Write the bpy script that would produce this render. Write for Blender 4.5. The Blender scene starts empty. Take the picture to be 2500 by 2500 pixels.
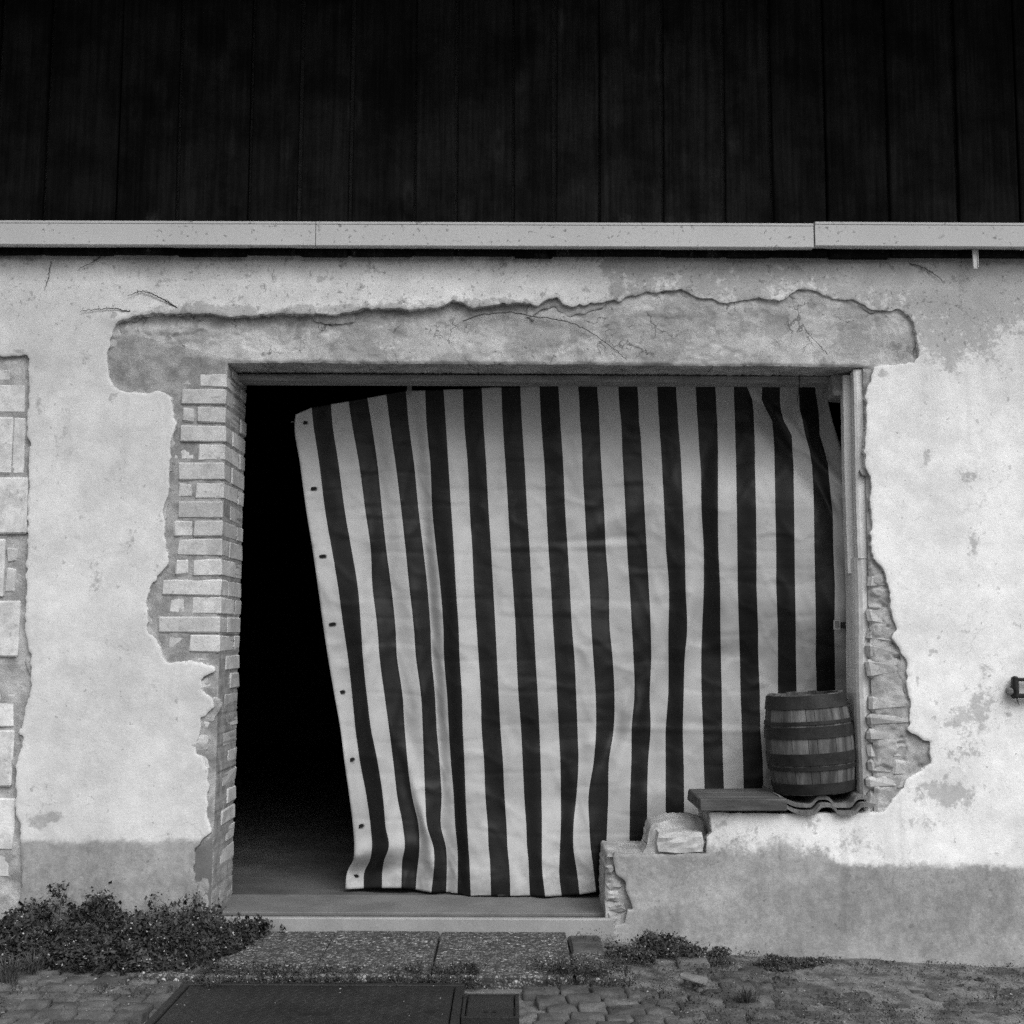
import bpy, math, random
import numpy as np
from mathutils import Matrix, Vector

# ------------------------------------------------------------------ camera, sky, sun, exposure
SC = bpy.context.scene
COL = SC.collection
F_PX, CEN = 2890.0, 1250.0
PITCH, ROLL = math.atan(300.0 / 2890.0), math.radians(0.22)
CAM = np.array([0.0, -4.6, 1.11])
fwd = np.array([0, math.cos(PITCH), math.sin(PITCH)])
r0 = np.array([1.0, 0, 0]); u0 = np.array([0, -math.sin(PITCH), math.cos(PITCH)])
rgt = math.cos(ROLL) * r0 + math.sin(ROLL) * u0
upv = -math.sin(ROLL) * r0 + math.cos(ROLL) * u0
cd = bpy.data.cameras.new('camera'); cam = bpy.data.objects.new('camera', cd); COL.objects.link(cam)
cd.sensor_width = 36.0; cd.lens = F_PX / 2500.0 * 36.0; cd.clip_start = 0.05; cd.clip_end = 500
cam.matrix_world = Matrix(((rgt[0], upv[0], -fwd[0], CAM[0]), (rgt[1], upv[1], -fwd[1], CAM[1]),
                           (rgt[2], upv[2], -fwd[2], CAM[2]), (0, 0, 0, 1)))
SC.camera = cam

SUN_EL, SUN_AZ = math.radians(50), math.radians(32)      # azimuth: from straight behind the camera towards the right
W = bpy.data.worlds.new('World'); SC.world = W; W.use_nodes = True
wn, wl = W.node_tree.nodes, W.node_tree.links
bg = wn['Background']; sky = wn.new('ShaderNodeTexSky'); sky.sky_type = 'NISHITA'; sky.sun_disc = False
sky.sun_elevation = SUN_EL; sky.sun_rotation = math.radians(180) - SUN_AZ; sky.air_density = 2.0; sky.dust_density = 6.0
bw = wn.new('ShaderNodeRGBToBW')                          # black-and-white photograph: neutral light
wl.new(sky.outputs[0], bw.inputs[0]); wl.new(bw.outputs[0], bg.inputs['Color']); bg.inputs['Strength'].default_value = 0.10
sd = bpy.data.lights.new('sun', 'SUN'); sun = bpy.data.objects.new('sun', sd); COL.objects.link(sun)
sd.energy = 1.1; sd.angle = math.radians(50); sd.color = (1, 1, 1)
sdir = Vector((math.sin(SUN_AZ) * math.cos(SUN_EL), -math.cos(SUN_AZ) * math.cos(SUN_EL), math.sin(SUN_EL)))
sun.rotation_euler = (-sdir).to_track_quat('-Z', 'Y').to_euler(); sun.location = (2, -6, 8)
SC.view_settings.view_transform = 'Standard'; SC.view_settings.look = 'None'
SC.view_settings.exposure = 0.55; SC.view_settings.gamma = 1.0; SC.view_settings.use_curve_mapping = False
SC.render.engine = 'CYCLES'; SC.cycles.use_denoising = False
SC.cycles.max_bounces = 6; SC.cycles.diffuse_bounces = 4

rng = np.random.default_rng(7); random.seed(7)

# ------------------------------------------------------------------ measuring: photo pixel -> point on a real plane
def rays(px, py):
    px = np.asarray(px, float); py = np.asarray(py, float)
    return (fwd[None, :] * F_PX + rgt[None, :] * (px.reshape(-1, 1) - CEN) + upv[None, :] * (CEN - py.reshape(-1, 1)))
def atY(px, py, Y):
    d = rays(px, py); t = (np.asarray(Y, float).reshape(-1) - CAM[1]) / d[:, 1]
    return CAM[None, :] + d * t[:, None]
def at(px, py, Y=0.0):
    return atY([px], [py], [Y])[0]
def atZ(px, py, Z):
    d = rays([px], [py])[0]; t = (Z - CAM[2]) / d[2]; return CAM + d * t
def proj(P):
    q = P - CAM[None, :]; w = q @ fwd
    return CEN + F_PX * (q @ rgt) / w, CEN - F_PX * (q @ upv) / w

# ------------------------------------------------------------------ noise
def _h(ix, iy, s):
    n = (ix.astype(np.int64) * 374761393 + iy.astype(np.int64) * 668265263 + s * 974634211) & 0xffffffff
    n = ((n ^ (n >> 13)) * 1274126177) & 0xffffffff
    return ((n ^ (n >> 16)) & 0xffff) / 65535.0
def vn(x, y, s=0):
    x = np.asarray(x, float); y = np.asarray(y, float)
    ix, iy = np.floor(x), np.floor(y); fx, fy = x - ix, y - iy
    fx = fx * fx * (3 - 2 * fx); fy = fy * fy * (3 - 2 * fy)
    a, b, c, d = _h(ix, iy, s), _h(ix + 1, iy, s), _h(ix, iy + 1, s), _h(ix + 1, iy + 1, s)
    return (a + (b - a) * fx) * (1 - fy) + (c + (d - c) * fx) * fy
def fbm(x, y, s=0, o=4):
    v = 0; a = .5
    for k in range(o):
        v = v + a * (vn(x * 2 ** k, y * 2 ** k, s + k * 17) - .5) * 2; a *= .5
    return v
def ss(a, b, x):
    t = np.clip((np.asarray(x, float) - a) / (b - a), 0, 1); return t * t * (3 - 2 * t)

# ------------------------------------------------------------------ objects
def link(name, me, mats, parent=None, smooth=False, label=None, cat=None, group=None, kind=None):
    o = bpy.data.objects.new(name, me); COL.objects.link(o)
    for m in (mats if isinstance(mats, (list, tuple)) else [mats]):
        if len(me.materials) < (len(mats) if isinstance(mats, (list, tuple)) else 1): me.materials.append(m)
    if smooth: me.polygons.foreach_set('use_smooth', [True] * len(me.polygons))
    if parent is not None:
        o.parent = parent; o.matrix_parent_inverse = INV.get(parent.name, Matrix())
    tag(o, label, cat, group, kind); return o
INV = {}
def tag(o, label=None, cat=None, group=None, kind=None):
    for k, v in (('label', label), ('category', cat), ('group', group), ('kind', kind)):
        if v: o[k] = v
    return o
def empty(name, loc, label, cat, group=None):
    o = bpy.data.objects.new(name, None); COL.objects.link(o); o.location = loc; o.empty_display_size = .1
    INV[o.name] = Matrix.Translation(Vector(loc)).inverted()
    return tag(o, label, cat, group)
def mesh(name, V, Fc):
    me = bpy.data.meshes.new(name); me.from_pydata([tuple(v) for v in V], [], [tuple(f) for f in Fc]); me.update(); return me

class MB:
    def __init__(s): s.v = []; s.f = []
    def add(s, V, Fc):
        b = len(s.v); s.v += [tuple(v) for v in V]; s.f += [tuple(i + b for i in f) for f in Fc]; return s
    def box(s, x0, x1, y0, y1, z0, z1, ch=.004, jit=0.0, seed=None, M=None):
        V, Fc = cbox(x0, x1, y0, y1, z0, z1, ch, jit)
        if M is not None: V = [tuple(M @ Vector(v)) for v in V]
        return s.add(V, Fc)
    def tube(s, pts, rad, n=6, close=True):
        pts = [Vector(p) for p in pts]; rings = []
        for i, p in enumerate(pts):
            t = (pts[min(i + 1, len(pts) - 1)] - pts[max(i - 1, 0)]).normalized()
            a = t.cross(Vector((0, 0, 1)));  a = a if a.length > 1e-3 else t.cross(Vector((1, 0, 0)))
            a.normalize(); b = t.cross(a); r = rad[i] if isinstance(rad, (list, tuple)) else rad
            rings.append([p + (a * math.cos(2 * math.pi * k / n) + b * math.sin(2 * math.pi * k / n)) * r for k in range(n)])
        V = [v for r in rings for v in r]; Fc = []
        for i in range(len(rings) - 1):
            for k in range(n): Fc.append((i * n + k, i * n + (k + 1) % n, (i + 1) * n + (k + 1) % n, (i + 1) * n + k))
        Fc.append(tuple(range(n - 1, -1, -1))); Fc.append(tuple((len(rings) - 1) * n + k for k in range(n)))
        return s.add(V, Fc)
    def build(s, name, m, parent=None, **k): return link(name, mesh(name, s.v, s.f), m, parent, **k)

def cbox(x0, x1, y0, y1, z0, z1, ch=.004, jit=0.0):
    """chamfered box: 24 verts, 44 tris; corners can be jittered so that no two pieces are alike"""
    ch = min(ch, abs(x1 - x0) * .45, abs(y1 - y0) * .45, abs(z1 - z0) * .45)
    V = []; idx = {}
    for sx in (0, 1):
        for sy in (0, 1):
            for sz in (0, 1):
                c = np.array([(x0, x1)[sx], (y0, y1)[sy], (z0, z1)[sz]], float) + rng.uniform(-jit, jit, 3)
                d = np.array([1 - 2 * sx, 1 - 2 * sy, 1 - 2 * sz]) * ch * rng.uniform(.7, 1.3, 3)
                for ax in range(3):
                    p = c + d; p[ax] = c[ax]; idx[(sx, sy, sz, ax)] = len(V); V.append(tuple(p))
    g = lambda sx, sy, sz, ax: idx[(sx, sy, sz, ax)]
    Fc = []
    for s in (0, 1):
        q = [g(s, 0, 0, 0), g(s, 1, 0, 0), g(s, 1, 1, 0), g(s, 0, 1, 0)]; Fc.append(q if s else q[::-1])
        q = [g(0, s, 0, 1), g(0, s, 1, 1), g(1, s, 1, 1), g(1, s, 0, 1)]; Fc.append(q if s else q[::-1])
        q = [g(0, 0, s, 2), g(1, 0, s, 2), g(1, 1, s, 2), g(0, 1, s, 2)]; Fc.append(q if s else q[::-1])
    for a in (0, 1):
        for b in (0, 1):
            Fc.append((g(a, b, 0, 0), g(a, b, 1, 0), g(a, b, 1, 1), g(a, b, 0, 1)) if a == b else (g(a, b, 0, 1), g(a, b, 1, 1), g(a, b, 1, 0), g(a, b, 0, 0)))
            Fc.append((g(a, 0, b, 2), g(a, 1, b, 2), g(a, 1, b, 0), g(a, 0, b, 0)) if a == b else (g(a, 0, b, 0), g(a, 1, b, 0), g(a, 1, b, 2), g(a, 0, b, 2)))
            Fc.append((g(0, a, b, 1), g(1, a, b, 1), g(1, a, b, 2), g(0, a, b, 2)) if a == b else (g(0, a, b, 2), g(1, a, b, 2), g(1, a, b, 1), g(0, a, b, 1)))
            for c in (0, 1):
                t = (g(a, b, c, 0), g(a, b, c, 1), g(a, b, c, 2)); Fc.append(t if (a + b + c) % 2 else t[::-1])
    return V, Fc

# ------------------------------------------------------------------ procedural materials (neutral greys)
def mat(name, a, b=None, scale=6.0, fine=.12, fscale=220.0, bump=.25, bscale=60.0, rough=.85, stretch=(1, 1, 1), spec=.25, per_obj=0.0, extra=None, metal=0.0):
    """a,b: albedo range of a broad noise; fine: strength of a fine grain; bump in mm-like units"""
    m = bpy.data.materials.new(name); m.use_nodes = True; nt = m.node_tree; N, L = nt.nodes, nt.links
    bs = N['Principled BSDF']; bs.inputs['Roughness'].default_value = rough; bs.inputs['Specular IOR Level'].default_value = spec
    bs.inputs['Metallic'].default_value = metal
    b = a if b is None else b
    geo = N.new('ShaderNodeNewGeometry'); mp = N.new('ShaderNodeMapping'); mp.inputs['Scale'].default_value = stretch
    L.new(geo.outputs['Position'], mp.inputs['Vector'])
    def noise(sc, det=6, rgh=.6, vec=None):
        n = N.new('ShaderNodeTexNoise'); n.inputs['Scale'].default_value = sc; n.inputs['Detail'].default_value = det
        n.inputs['Roughness'].default_value = rgh; L.new(vec or mp.outputs[0], n.inputs['Vector']); return n.outputs['Fac']
    def math_(op, x, y=None, clamp=False):
        n = N.new('ShaderNodeMath'); n.operation = op; n.use_clamp = clamp
        for i, q in enumerate((x, y)):
            if q is None: continue
            if isinstance(q, (int, float)): n.inputs[i].default_value = q
            else: L.new(q, n.inputs[i])
        return n.outputs[0]
    def ramp(x, lo, hi, o0=0.0, o1=1.0):
        n = N.new('ShaderNodeMapRange'); n.interpolation_type = 'SMOOTHSTEP'; L.new(x, n.inputs[0])
        for i, q in enumerate((lo, hi, o0, o1)): n.inputs[i + 1].default_value = q
        return n.outputs[0]
    v = ramp(noise(scale), .34, .66, a, b)
    g = ramp(noise(fscale, 3, .7), .25, .75, 1 - fine, 1 + fine)
    v = math_('MULTIPLY', v, g)
    if per_obj:
        oi = N.new('ShaderNodeObjectInfo'); v = math_('MULTIPLY', v, ramp(oi.outputs['Random'], 0, 1, 1 - per_obj, 1 + per_obj))
    env = dict(N=N, L=L, noise=noise, math=math_, ramp=ramp, mp=mp, geo=geo, bs=bs)
    if extra: v = extra(v, env)
    cmb = N.new('ShaderNodeCombineColor'); [L.new(v, cmb.inputs[i]) for i in range(3)]
    L.new(cmb.outputs[0], bs.inputs['Base Color'])
    if bump:
        bp = N.new('ShaderNodeBump'); bp.inputs['Strength'].default_value = min(1, bump); bp.inputs['Distance'].default_value = .004
        h = env.get('height') or noise(bscale, 8, .65)
        L.new(h, bp.inputs['Height']); L.new(bp.outputs[0], bs.inputs['Normal'])
    return m

def plaster_extra(v, e):
    N, L, M, R, noise = e['N'], e['L'], e['math'], e['ramp'], e['noise']
    at_ = N.new('ShaderNodeAttribute'); at_.attribute_name = 'coat'
    sp = N.new('ShaderNodeSeparateColor'); L.new(at_.outputs['Color'], sp.inputs[0])
    base, stain, pl = sp.outputs[0], sp.outputs[1], sp.outputs[2]
    v = M('MULTIPLY', v, base)
    n1 = noise(7, 12, .75); n2 = noise(34, 10, .75)
    nn = M('ADD', M('MULTIPLY', n1, .6), M('MULTIPLY', n2, .4))
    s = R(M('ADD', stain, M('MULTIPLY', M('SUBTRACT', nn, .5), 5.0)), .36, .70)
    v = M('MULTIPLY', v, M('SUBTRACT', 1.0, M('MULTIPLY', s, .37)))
    p = R(M('ADD', pl, M('MULTIPLY', M('SUBTRACT', nn, .5), 2.6)), .26, .74)
    pt = R(noise(4.2, 12, .75), .36, .64, .26, .38)
    pt = M('MULTIPLY', pt, R(noise(300, 3, .7), .3, .7, .82, 1.18))
    pt = M('MULTIPLY', pt, R(noise(28, 8, .75), .36, .64, .86, 1.14))
    v = M('ADD', M('MULTIPLY', v, M('SUBTRACT', 1.0, p)), M('MULTIPLY', pt, p))
    # chips and specks of dirt, thickest under the fascia
    sepz = N.new('ShaderNodeSeparateXYZ'); L.new(e['geo'].outputs['Position'], sepz.inputs[0])
    hi = R(sepz.outputs[2], 2.1, 2.5, 0.0, .05)
    def specks(sc, th, k):
        nonlocal v
        q = R(M('ADD', noise(sc, 4, .6), hi), th, th + .035); v = M('MULTIPLY', v, M('SUBTRACT', 1.0, M('MULTIPLY', q, k)))
    specks(15, .655, .30); specks(40, .665, .40); specks(95, .665, .36)
    # hairline cracks
    wv = N.new('ShaderNodeVectorMath'); wv.operation = 'ADD'; nz = N.new('ShaderNodeTexNoise'); nz.inputs['Scale'].default_value = 5; nz.inputs['Detail'].default_value = 6; L.new(e['geo'].outputs['Position'], nz.inputs['Vector'])
    sc_ = N.new('ShaderNodeVectorMath'); sc_.operation = 'SCALE'; sc_.inputs['Scale'].default_value = .35; L.new(nz.outputs['Color'], sc_.inputs[0]); L.new(e['geo'].outputs['Position'], wv.inputs[0]); L.new(sc_.outputs[0], wv.inputs[1])
    vo = N.new('ShaderNodeTexVoronoi'); vo.feature = 'DISTANCE_TO_EDGE'; vo.inputs['Scale'].default_value = 1.9; L.new(wv.outputs[0], vo.inputs['Vector'])
    ck = M('MULTIPLY', R(vo.outputs['Distance'], .0015, .006, 1, 0), R(noise(2.3, 4, .6), .52, .60))
    v = M('MULTIPLY', v, M('SUBTRACT', 1.0, M('MULTIPLY', ck, .20)))
    # mottling and faint runs of rain water
    v = M('MULTIPLY', v, R(noise(1.9, 12, .72), .36, .64, .84, 1.08)); v = M('MULTIPLY', v, R(noise(13, 10, .78), .36, .64, .92, 1.05))
    mp2 = N.new('ShaderNodeMapping'); mp2.inputs['Scale'].default_value = (9, 1, .8); L.new(e['geo'].outputs['Position'], mp2.inputs['Vector'])
    st = M('MULTIPLY', R(noise(1.0, 8, .65, mp2.outputs[0]), .52, .66), R(noise(1.3, 3, .5), .48, .62)); v = M('MULTIPLY', v, M('SUBTRACT', 1.0, M('MULTIPLY', st, .13)))
    return v
def lintel_extra(v, e):
    N, L, M, R, noise = e['N'], e['L'], e['math'], e['ramp'], e['noise']
    v = M('MULTIPLY', v, R(noise(3.2, 12, .72), .475, .525, .84, 1.10)); v = M('MULTIPLY', v, R(noise(8, 12, .8), .36, .62, .84, 1.12))
    pk = R(noise(5.5, 12, .72), .58, .60); v = M('MULTIPLY', v, M('SUBTRACT', 1.0, M('MULTIPLY', pk, .22)))
    sk = R(noise(42, 4, .6), .66, .70); v = M('MULTIPLY', v, M('SUBTRACT', 1.0, M('MULTIPLY', sk, .55)))
    nz = N.new('ShaderNodeTexNoise'); nz.inputs['Scale'].default_value = 11; nz.inputs['Detail'].default_value = 8; L.new(e['geo'].outputs['Position'], nz.inputs['Vector'])
    sc_ = N.new('ShaderNodeVectorMath'); sc_.operation = 'SCALE'; sc_.inputs['Scale'].default_value = .22; L.new(nz.outputs['Color'], sc_.inputs[0])
    wv = N.new('ShaderNodeVectorMath'); wv.operation = 'ADD'; L.new(e['geo'].outputs['Position'], wv.inputs[0]); L.new(sc_.outputs[0], wv.inputs[1])
    vo = N.new('ShaderNodeTexVoronoi'); vo.feature = 'DISTANCE_TO_EDGE'; vo.inputs['Scale'].default_value = 6.5; L.new(wv.outputs[0], vo.inputs['Vector'])
    ck = M('MULTIPLY', R(vo.outputs['Distance'], .006, .024, 1, 0), R(noise(5, 4, .6), .52, .58))
    return M('MULTIPLY', v, M('SUBTRACT', 1.0, M('MULTIPLY', ck, .6)))
def pebble_extra(v, e):
    N, L, M, R = e['N'], e['L'], e['math'], e['ramp']
    def vor(sc, feat):
        n = N.new('ShaderNodeTexVoronoi'); n.inputs['Scale'].default_value = sc; n.feature = feat
        L.new(e['mp'].outputs[0], n.inputs['Vector']); return n
    a = vor(85, 'F1'); sp = N.new('ShaderNodeSeparateColor'); L.new(a.outputs['Color'], sp.inputs[0])
    tone = R(sp.outputs[0], .1, 1.0, .05, .20); tone = M('ADD', tone, M('MULTIPLY', R(sp.outputs[1], .88, .95), .24))
    d = vor(85, 'DISTANCE_TO_EDGE'); k = R(d.outputs['Distance'], .02, .16)
    e['height'] = M('MULTIPLY', R(a.outputs['Distance'], 0, .6, 1, 0), k)
    return M('ADD', M('MULTIPLY', tone, k), M('MULTIPLY', M('SUBTRACT', 1.0, k), .035))
def plank_extra(v, e):
    N, L, M, R, noise = e['N'], e['L'], e['math'], e['ramp'], e['noise']
    mp2 = N.new('ShaderNodeMapping'); mp2.inputs['Scale'].default_value = (60, 60, 2.2); L.new(e['geo'].outputs['Position'], mp2.inputs['Vector'])
    gr = noise(1.0, 7, .65, mp2.outputs[0]); v = M('MULTIPLY', v, R(gr, .25, .75, .55, 1.5))
    e['height'] = gr
    mk = N.new('ShaderNodeMapping'); mk.inputs['Scale'].default_value = (5.5, .01, 2.4); L.new(e['geo'].outputs['Position'], mk.inputs['Vector'])
    kn = N.new('ShaderNodeTexVoronoi'); kn.inputs['Scale'].default_value = 1.0; kn.inputs['Randomness'].default_value = 1.0; L.new(mk.outputs[0], kn.inputs['Vector'])
    v = M('MULTIPLY', v, M('ADD', R(kn.outputs['Distance'], .05, .10, .35, 1.0), R(kn.outputs['Distance'], .10, .22, .7, 0.0)))
    v = M('MULTIPLY', v, R(noise(3, 8, .7), .35, .65, .85, 1.2))
    # lime splashes at the weathered lower board ends
    sep = N.new('ShaderNodeSeparateXYZ'); L.new(e['geo'].outputs['Position'], sep.inputs[0])
    low = R(sep.outputs[2], 2.70, 2.80, 1, 0)
    mp3 = N.new('ShaderNodeMapping'); mp3.inputs['Scale'].default_value = (6, 1, 1.0); L.new(e['geo'].outputs['Position'], mp3.inputs['Vector'])
    w = M('MULTIPLY', low, R(noise(1.0, 5, .7, mp3.outputs[0]), .56, .70))
    w = M('MULTIPLY', w, R(noise(90, 4, .7), .35, .65))
    return M('ADD', v, M('MULTIPLY', w, .06))
def fascia_extra(v, e):
    M, R, noise = e['math'], e['ramp'], e['noise']
    sk = M('MULTIPLY', R(noise(52, 4, .6), .58, .64), R(noise(8, 3, .6), .44, .58))
    return M('MULTIPLY', v, M('SUBTRACT', 1.0, M('MULTIPLY', sk, .55)))
def cloth_extra(v, e):
    M, R, noise = e['math'], e['ramp'], e['noise']
    d = R(noise(14, 8, .7), .30, .45, .88, 1.0); v = M('MULTIPLY', v, d)
    sz = e['N'].new('ShaderNodeSeparateXYZ'); e['L'].new(e['geo'].outputs['Position'], sz.inputs[0])
    hem = M('MULTIPLY', R(sz.outputs[2], .05, .40, 1, 0), R(noise(20, 9, .75), .40, .62)); v = M('MULTIPLY', v, M('SUBTRACT', 1.0, M('MULTIPLY', hem, .22)))
    sc_ = R(noise(30, 5, .7), .66, .72); v = M('MULTIPLY', v, M('SUBTRACT', 1.0, M('MULTIPLY', sc_, .16)))
    return M('MULTIPLY', v, R(noise(2.2, 5, .6), .3, .7, .90, 1.06))

PLASTER = mat('lime_plaster', .95, 1.05, 3.0, .07, 330, .35, 90, .92, extra=plaster_extra)
CONCRETE = mat('lintel_concrete', .42, .52, 7, .14, 240, .9, 55, .92, extra=lintel_extra)
MORTAR = mat('old_mortar', .27, .47, 14, .18, 260, 1.0, 70, .95)
def worn_extra(v, e):
    M, R, noise = e['math'], e['ramp'], e['noise']
    v = M('MULTIPLY', v, R(noise(9, 10, .75), .40, .60, .84, 1.06)); q = R(noise(55, 5, .65), .60, .67); v = M('MULTIPLY', v, M('SUBTRACT', 1.0, M('MULTIPLY', q, .30)))
    return M('MULTIPLY', v, M('SUBTRACT', 1.0, M('MULTIPLY', R(noise(22, 8, .75), .58, .66), .25)))
JOINT = mat('joint_mortar', .22, .38, 16, .2, 260, .9, 80, .95)
RUBBLE = mat('rubble_brick', .38, .50, 12, .14, 240, .8, 60, .92, per_obj=.10, extra=worn_extra)
BRICK = mat('pale_brick', .50, .60, 14, .12, 260, .7, 60, .9, per_obj=.10, extra=worn_extra)
STONE = mat('pale_limestone', .58, .68, 9, .10, 240, .5, 60, .9, per_obj=.08, extra=worn_extra)
PLANKM = mat('black_stained_wood', .0055, .0125, 5, .2, 150, .4, 60, .9, spec=.03, per_obj=.25, extra=plank_extra)
FASCIA = mat('zinc_sheet', .53, .60, 2.0, .04, 300, .08, 40, .6, spec=.3, extra=fascia_extra)
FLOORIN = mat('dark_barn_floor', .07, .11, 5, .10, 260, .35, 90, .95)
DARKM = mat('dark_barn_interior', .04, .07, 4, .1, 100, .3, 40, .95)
PAINTWOOD = mat('weathered_painted_wood', .68, .80, 12, .12, 200, .5, 50, .85, stretch=(3, 3, .5))
BEAM = mat('grey_timber', .22, .34, 12, .15, 200, .6, 50, .9, stretch=(.5, 3, 3))
SILL = mat('worn_concrete', .13, .18, 5, .10, 260, .35, 90, .9)
SILL2 = mat('pale_concrete_edge', .27, .33, 6, .10, 260, .35, 90, .9)
GROOVE = mat('dark_groove', .07, .11, 9, .15, 200, .4, 90, .95)  # groove coloured darker than the concrete on both sides
CLOTHW = mat('pale_tarpaulin', .43, .49, 3, .05, 420, .10, 120, .65, extra=cloth_extra)
CLOTHD = mat('dark_tarpaulin', .009, .015, 3, .06, 420, .10, 120, .55, extra=cloth_extra)
IRON = mat('dark_iron', .012, .03, 20, .2, 200, .4, 80, .6)
HOOP = mat('hoop_iron', .014, .028, 18, .2, 200, .4, 80, .6)
STAVE = mat('stave_oak', .055, .16, 10, .2, 150, .7, 40, .85, stretch=(3, 3, .35), per_obj=.22)
BOARD = mat('grey_board', .055, .12, 8, .2, 180, .6, 50, .85, stretch=(.4, 3, 3))
TILE = mat('weathered_clay', .11, .20, 16, .2, 220, .6, 80, .9)
AGG = mat('exposed_aggregate', .2, .2, 4, .12, 200, .9, 60, .85, extra=pebble_extra)
SETT = mat('granite_sett', .055, .11, 14, .35, 240, .7, 70, .85, per_obj=.22)
DIRT = mat('yard_dirt', .06, .17, 13, .5, 200, 1.0, 60, .95)
CASTIRON = mat('cast_iron_plate', .010, .018, 8, .25, 260, .8, 160, .55, spec=.4)
STRAP = mat('grey_strap', .18, .26, 20, .1, 200, .3, 60, .7)
LEAF = mat('dull_leaf', .009, .060, 16, .2, 60, 0, 60, .6, spec=.3)
PETAL = mat('pale_petal', .30, .45, 40, .1, 60, 0, 60, .8)
GRASS = mat('grass_blade', .05, .10, 30, .2, 60, 0, 60, .7)
STEM = mat('dry_stem', .05, .09, 40, .2, 100, .3, 60, .9)

# ------------------------------------------------------------------ relief sheets: a traced region of the wall as solid geometry
def poly_sdf(X, Z, poly):
    P = np.asarray(poly, float); Q = np.roll(P, -1, 0)
    d = np.full(X.shape, 1e9); ins = np.zeros(X.shape, bool)
    for (x0, z0), (x1, z1) in zip(P, Q):
        ex, ez = x1 - x0, z1 - z0; l2 = ex * ex + ez * ez + 1e-12
        t = np.clip(((X - x0) * ex + (Z - z0) * ez) / l2, 0, 1)
        d = np.minimum(d, (X - x0 - t * ex) ** 2 + (Z - z0 - t * ez) ** 2)
        if z0 != z1:
            c = ((z0 <= Z) & (z1 > Z)) | ((z1 <= Z) & (z0 > Z))
            ins ^= c & (X < x0 + (Z - z0) * ex / ez)
    d = np.sqrt(d); return np.where(ins, d, -d)

def relief(name, xs, zs, sdf, yfun, depth, m, parent, attr=None, edge=.006, rnd=.012, **kw):
    """solid sheet where sdf>0 on the grid xs*zs; front face at y = yfun(X,Z), cut edges go back by depth"""
    nx, nz = len(xs), len(zs); GX, GZ = np.meshgrid(xs, zs)
    S = sdf(GX, GZ)
    ins = S > 0
    VX, VZ = list(GX.ravel()), list(GZ.ravel())
    idx = np.arange(nx * nz).reshape(nz, nx)
    cnt = ins[:-1, :-1].astype(int) + ins[:-1, 1:] + ins[1:, 1:] + ins[1:, :-1]
    full = np.argwhere(cnt == 4)
    F4 = np.stack([idx[full[:, 0], full[:, 1]], idx[full[:, 0], full[:, 1] + 1], idx[full[:, 0] + 1, full[:, 1] + 1], idx[full[:, 0] + 1, full[:, 1]]], 1)
    faces = [tuple(f) for f in F4.tolist()]
    cut = {}; bedges = []
    fx, fz, fs = GX.ravel(), GZ.ravel(), S.ravel()
    def cutv(i, j):
        k = (min(i, j), max(i, j))
        if k not in cut:
            t = fs[k[0]] / (fs[k[0]] - fs[k[1]]); t = min(.98, max(.02, t))
            cut[k] = len(VX); VX.append(fx[k[0]] + t * (fx[k[1]] - fx[k[0]])); VZ.append(fz[k[0]] + t * (fz[k[1]] - fz[k[0]]))
        return cut[k]
    for (r, c) in np.argwhere((cnt > 0) & (cnt < 4)):
        q = [idx[r, c], idx[r, c + 1], idx[r + 1, c + 1], idx[r + 1, c]]; out = []; cutpos = []
        for a in range(4):
            i, j = int(q[a]), int(q[(a + 1) % 4])
            if fs[i] > 0: out.append(i)
            if (fs[i] > 0) != (fs[j] > 0):
                out.append(cutv(i, j)); cutpos.append((len(out) - 1, fs[i] > 0))
        if len(out) >= 3: faces.append(tuple(out))
        for p, leaving in cutpos:
            if leaving: bedges.append((out[p], out[(p + 1) % len(out)]))
    VX, VZ = np.array(VX), np.array(VZ)
    used = np.zeros(len(VX), bool)
    for f in faces: used[list(f)] = True
    # outer rim of the grid
    rim = []
    remap = -np.ones(len(VX), int); remap[used] = np.arange(used.sum())
    X, Z = VX[used], VZ[used]; Sd = sdf(X, Z)
    Y = yfun(X, Z) + rnd * (1 - ss(0, edge, Sd)) ** 2
    V = np.stack([X, Y, Z], 1)
    Fc = [tuple(remap[list(f)]) for f in faces]
    # skirt with its own verts so that the broken edge stays crisp
    sk = {}; SV = []
    def skv(i):
        if i not in sk:
            n = len(V) + len(SV); p = V[i]; SV.append(tuple(p)); 
            SV.append((p[0] + rng.normal(0, .0015), p[1] + depth, p[2] + rng.normal(0, .0015))); sk[i] = n
        return sk[i]
    for a, b in bedges:
        i, j = skv(remap[a]), skv(remap[b]); Fc.append((j, i, i + 1, j + 1))
    allV = np.vstack([V, np.array(SV)]) if SV else V
    me = mesh(name, allV, Fc)
    me.polygons.foreach_set('use_smooth', [True] * len(me.polygons))
    if attr is not None:
        A = attr(allV); ca = me.color_attributes.new('coat', 'FLOAT_COLOR', 'POINT')
        ca.data.foreach_set('color', A.astype(np.float32).ravel())
    return link(name, me, m, parent, **kw)

def W2(pts, Y=0.0):
    P = np.array(pts, float); Q = atY(P[:, 0], P[:, 1], np.full(len(P), Y)); return [(q[0], q[2]) for q in Q]

# ================================================================== THE BUILDING
B = empty('farm_building', (0, .2, 0), 'old farm building with crumbling pale plaster wall and black plank cladding', 'building')
XL, XR = -1.131, 1.387                                    # clear opening
ZLIN = at(1300, 886)[2]                                    # underside of the lintel

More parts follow.
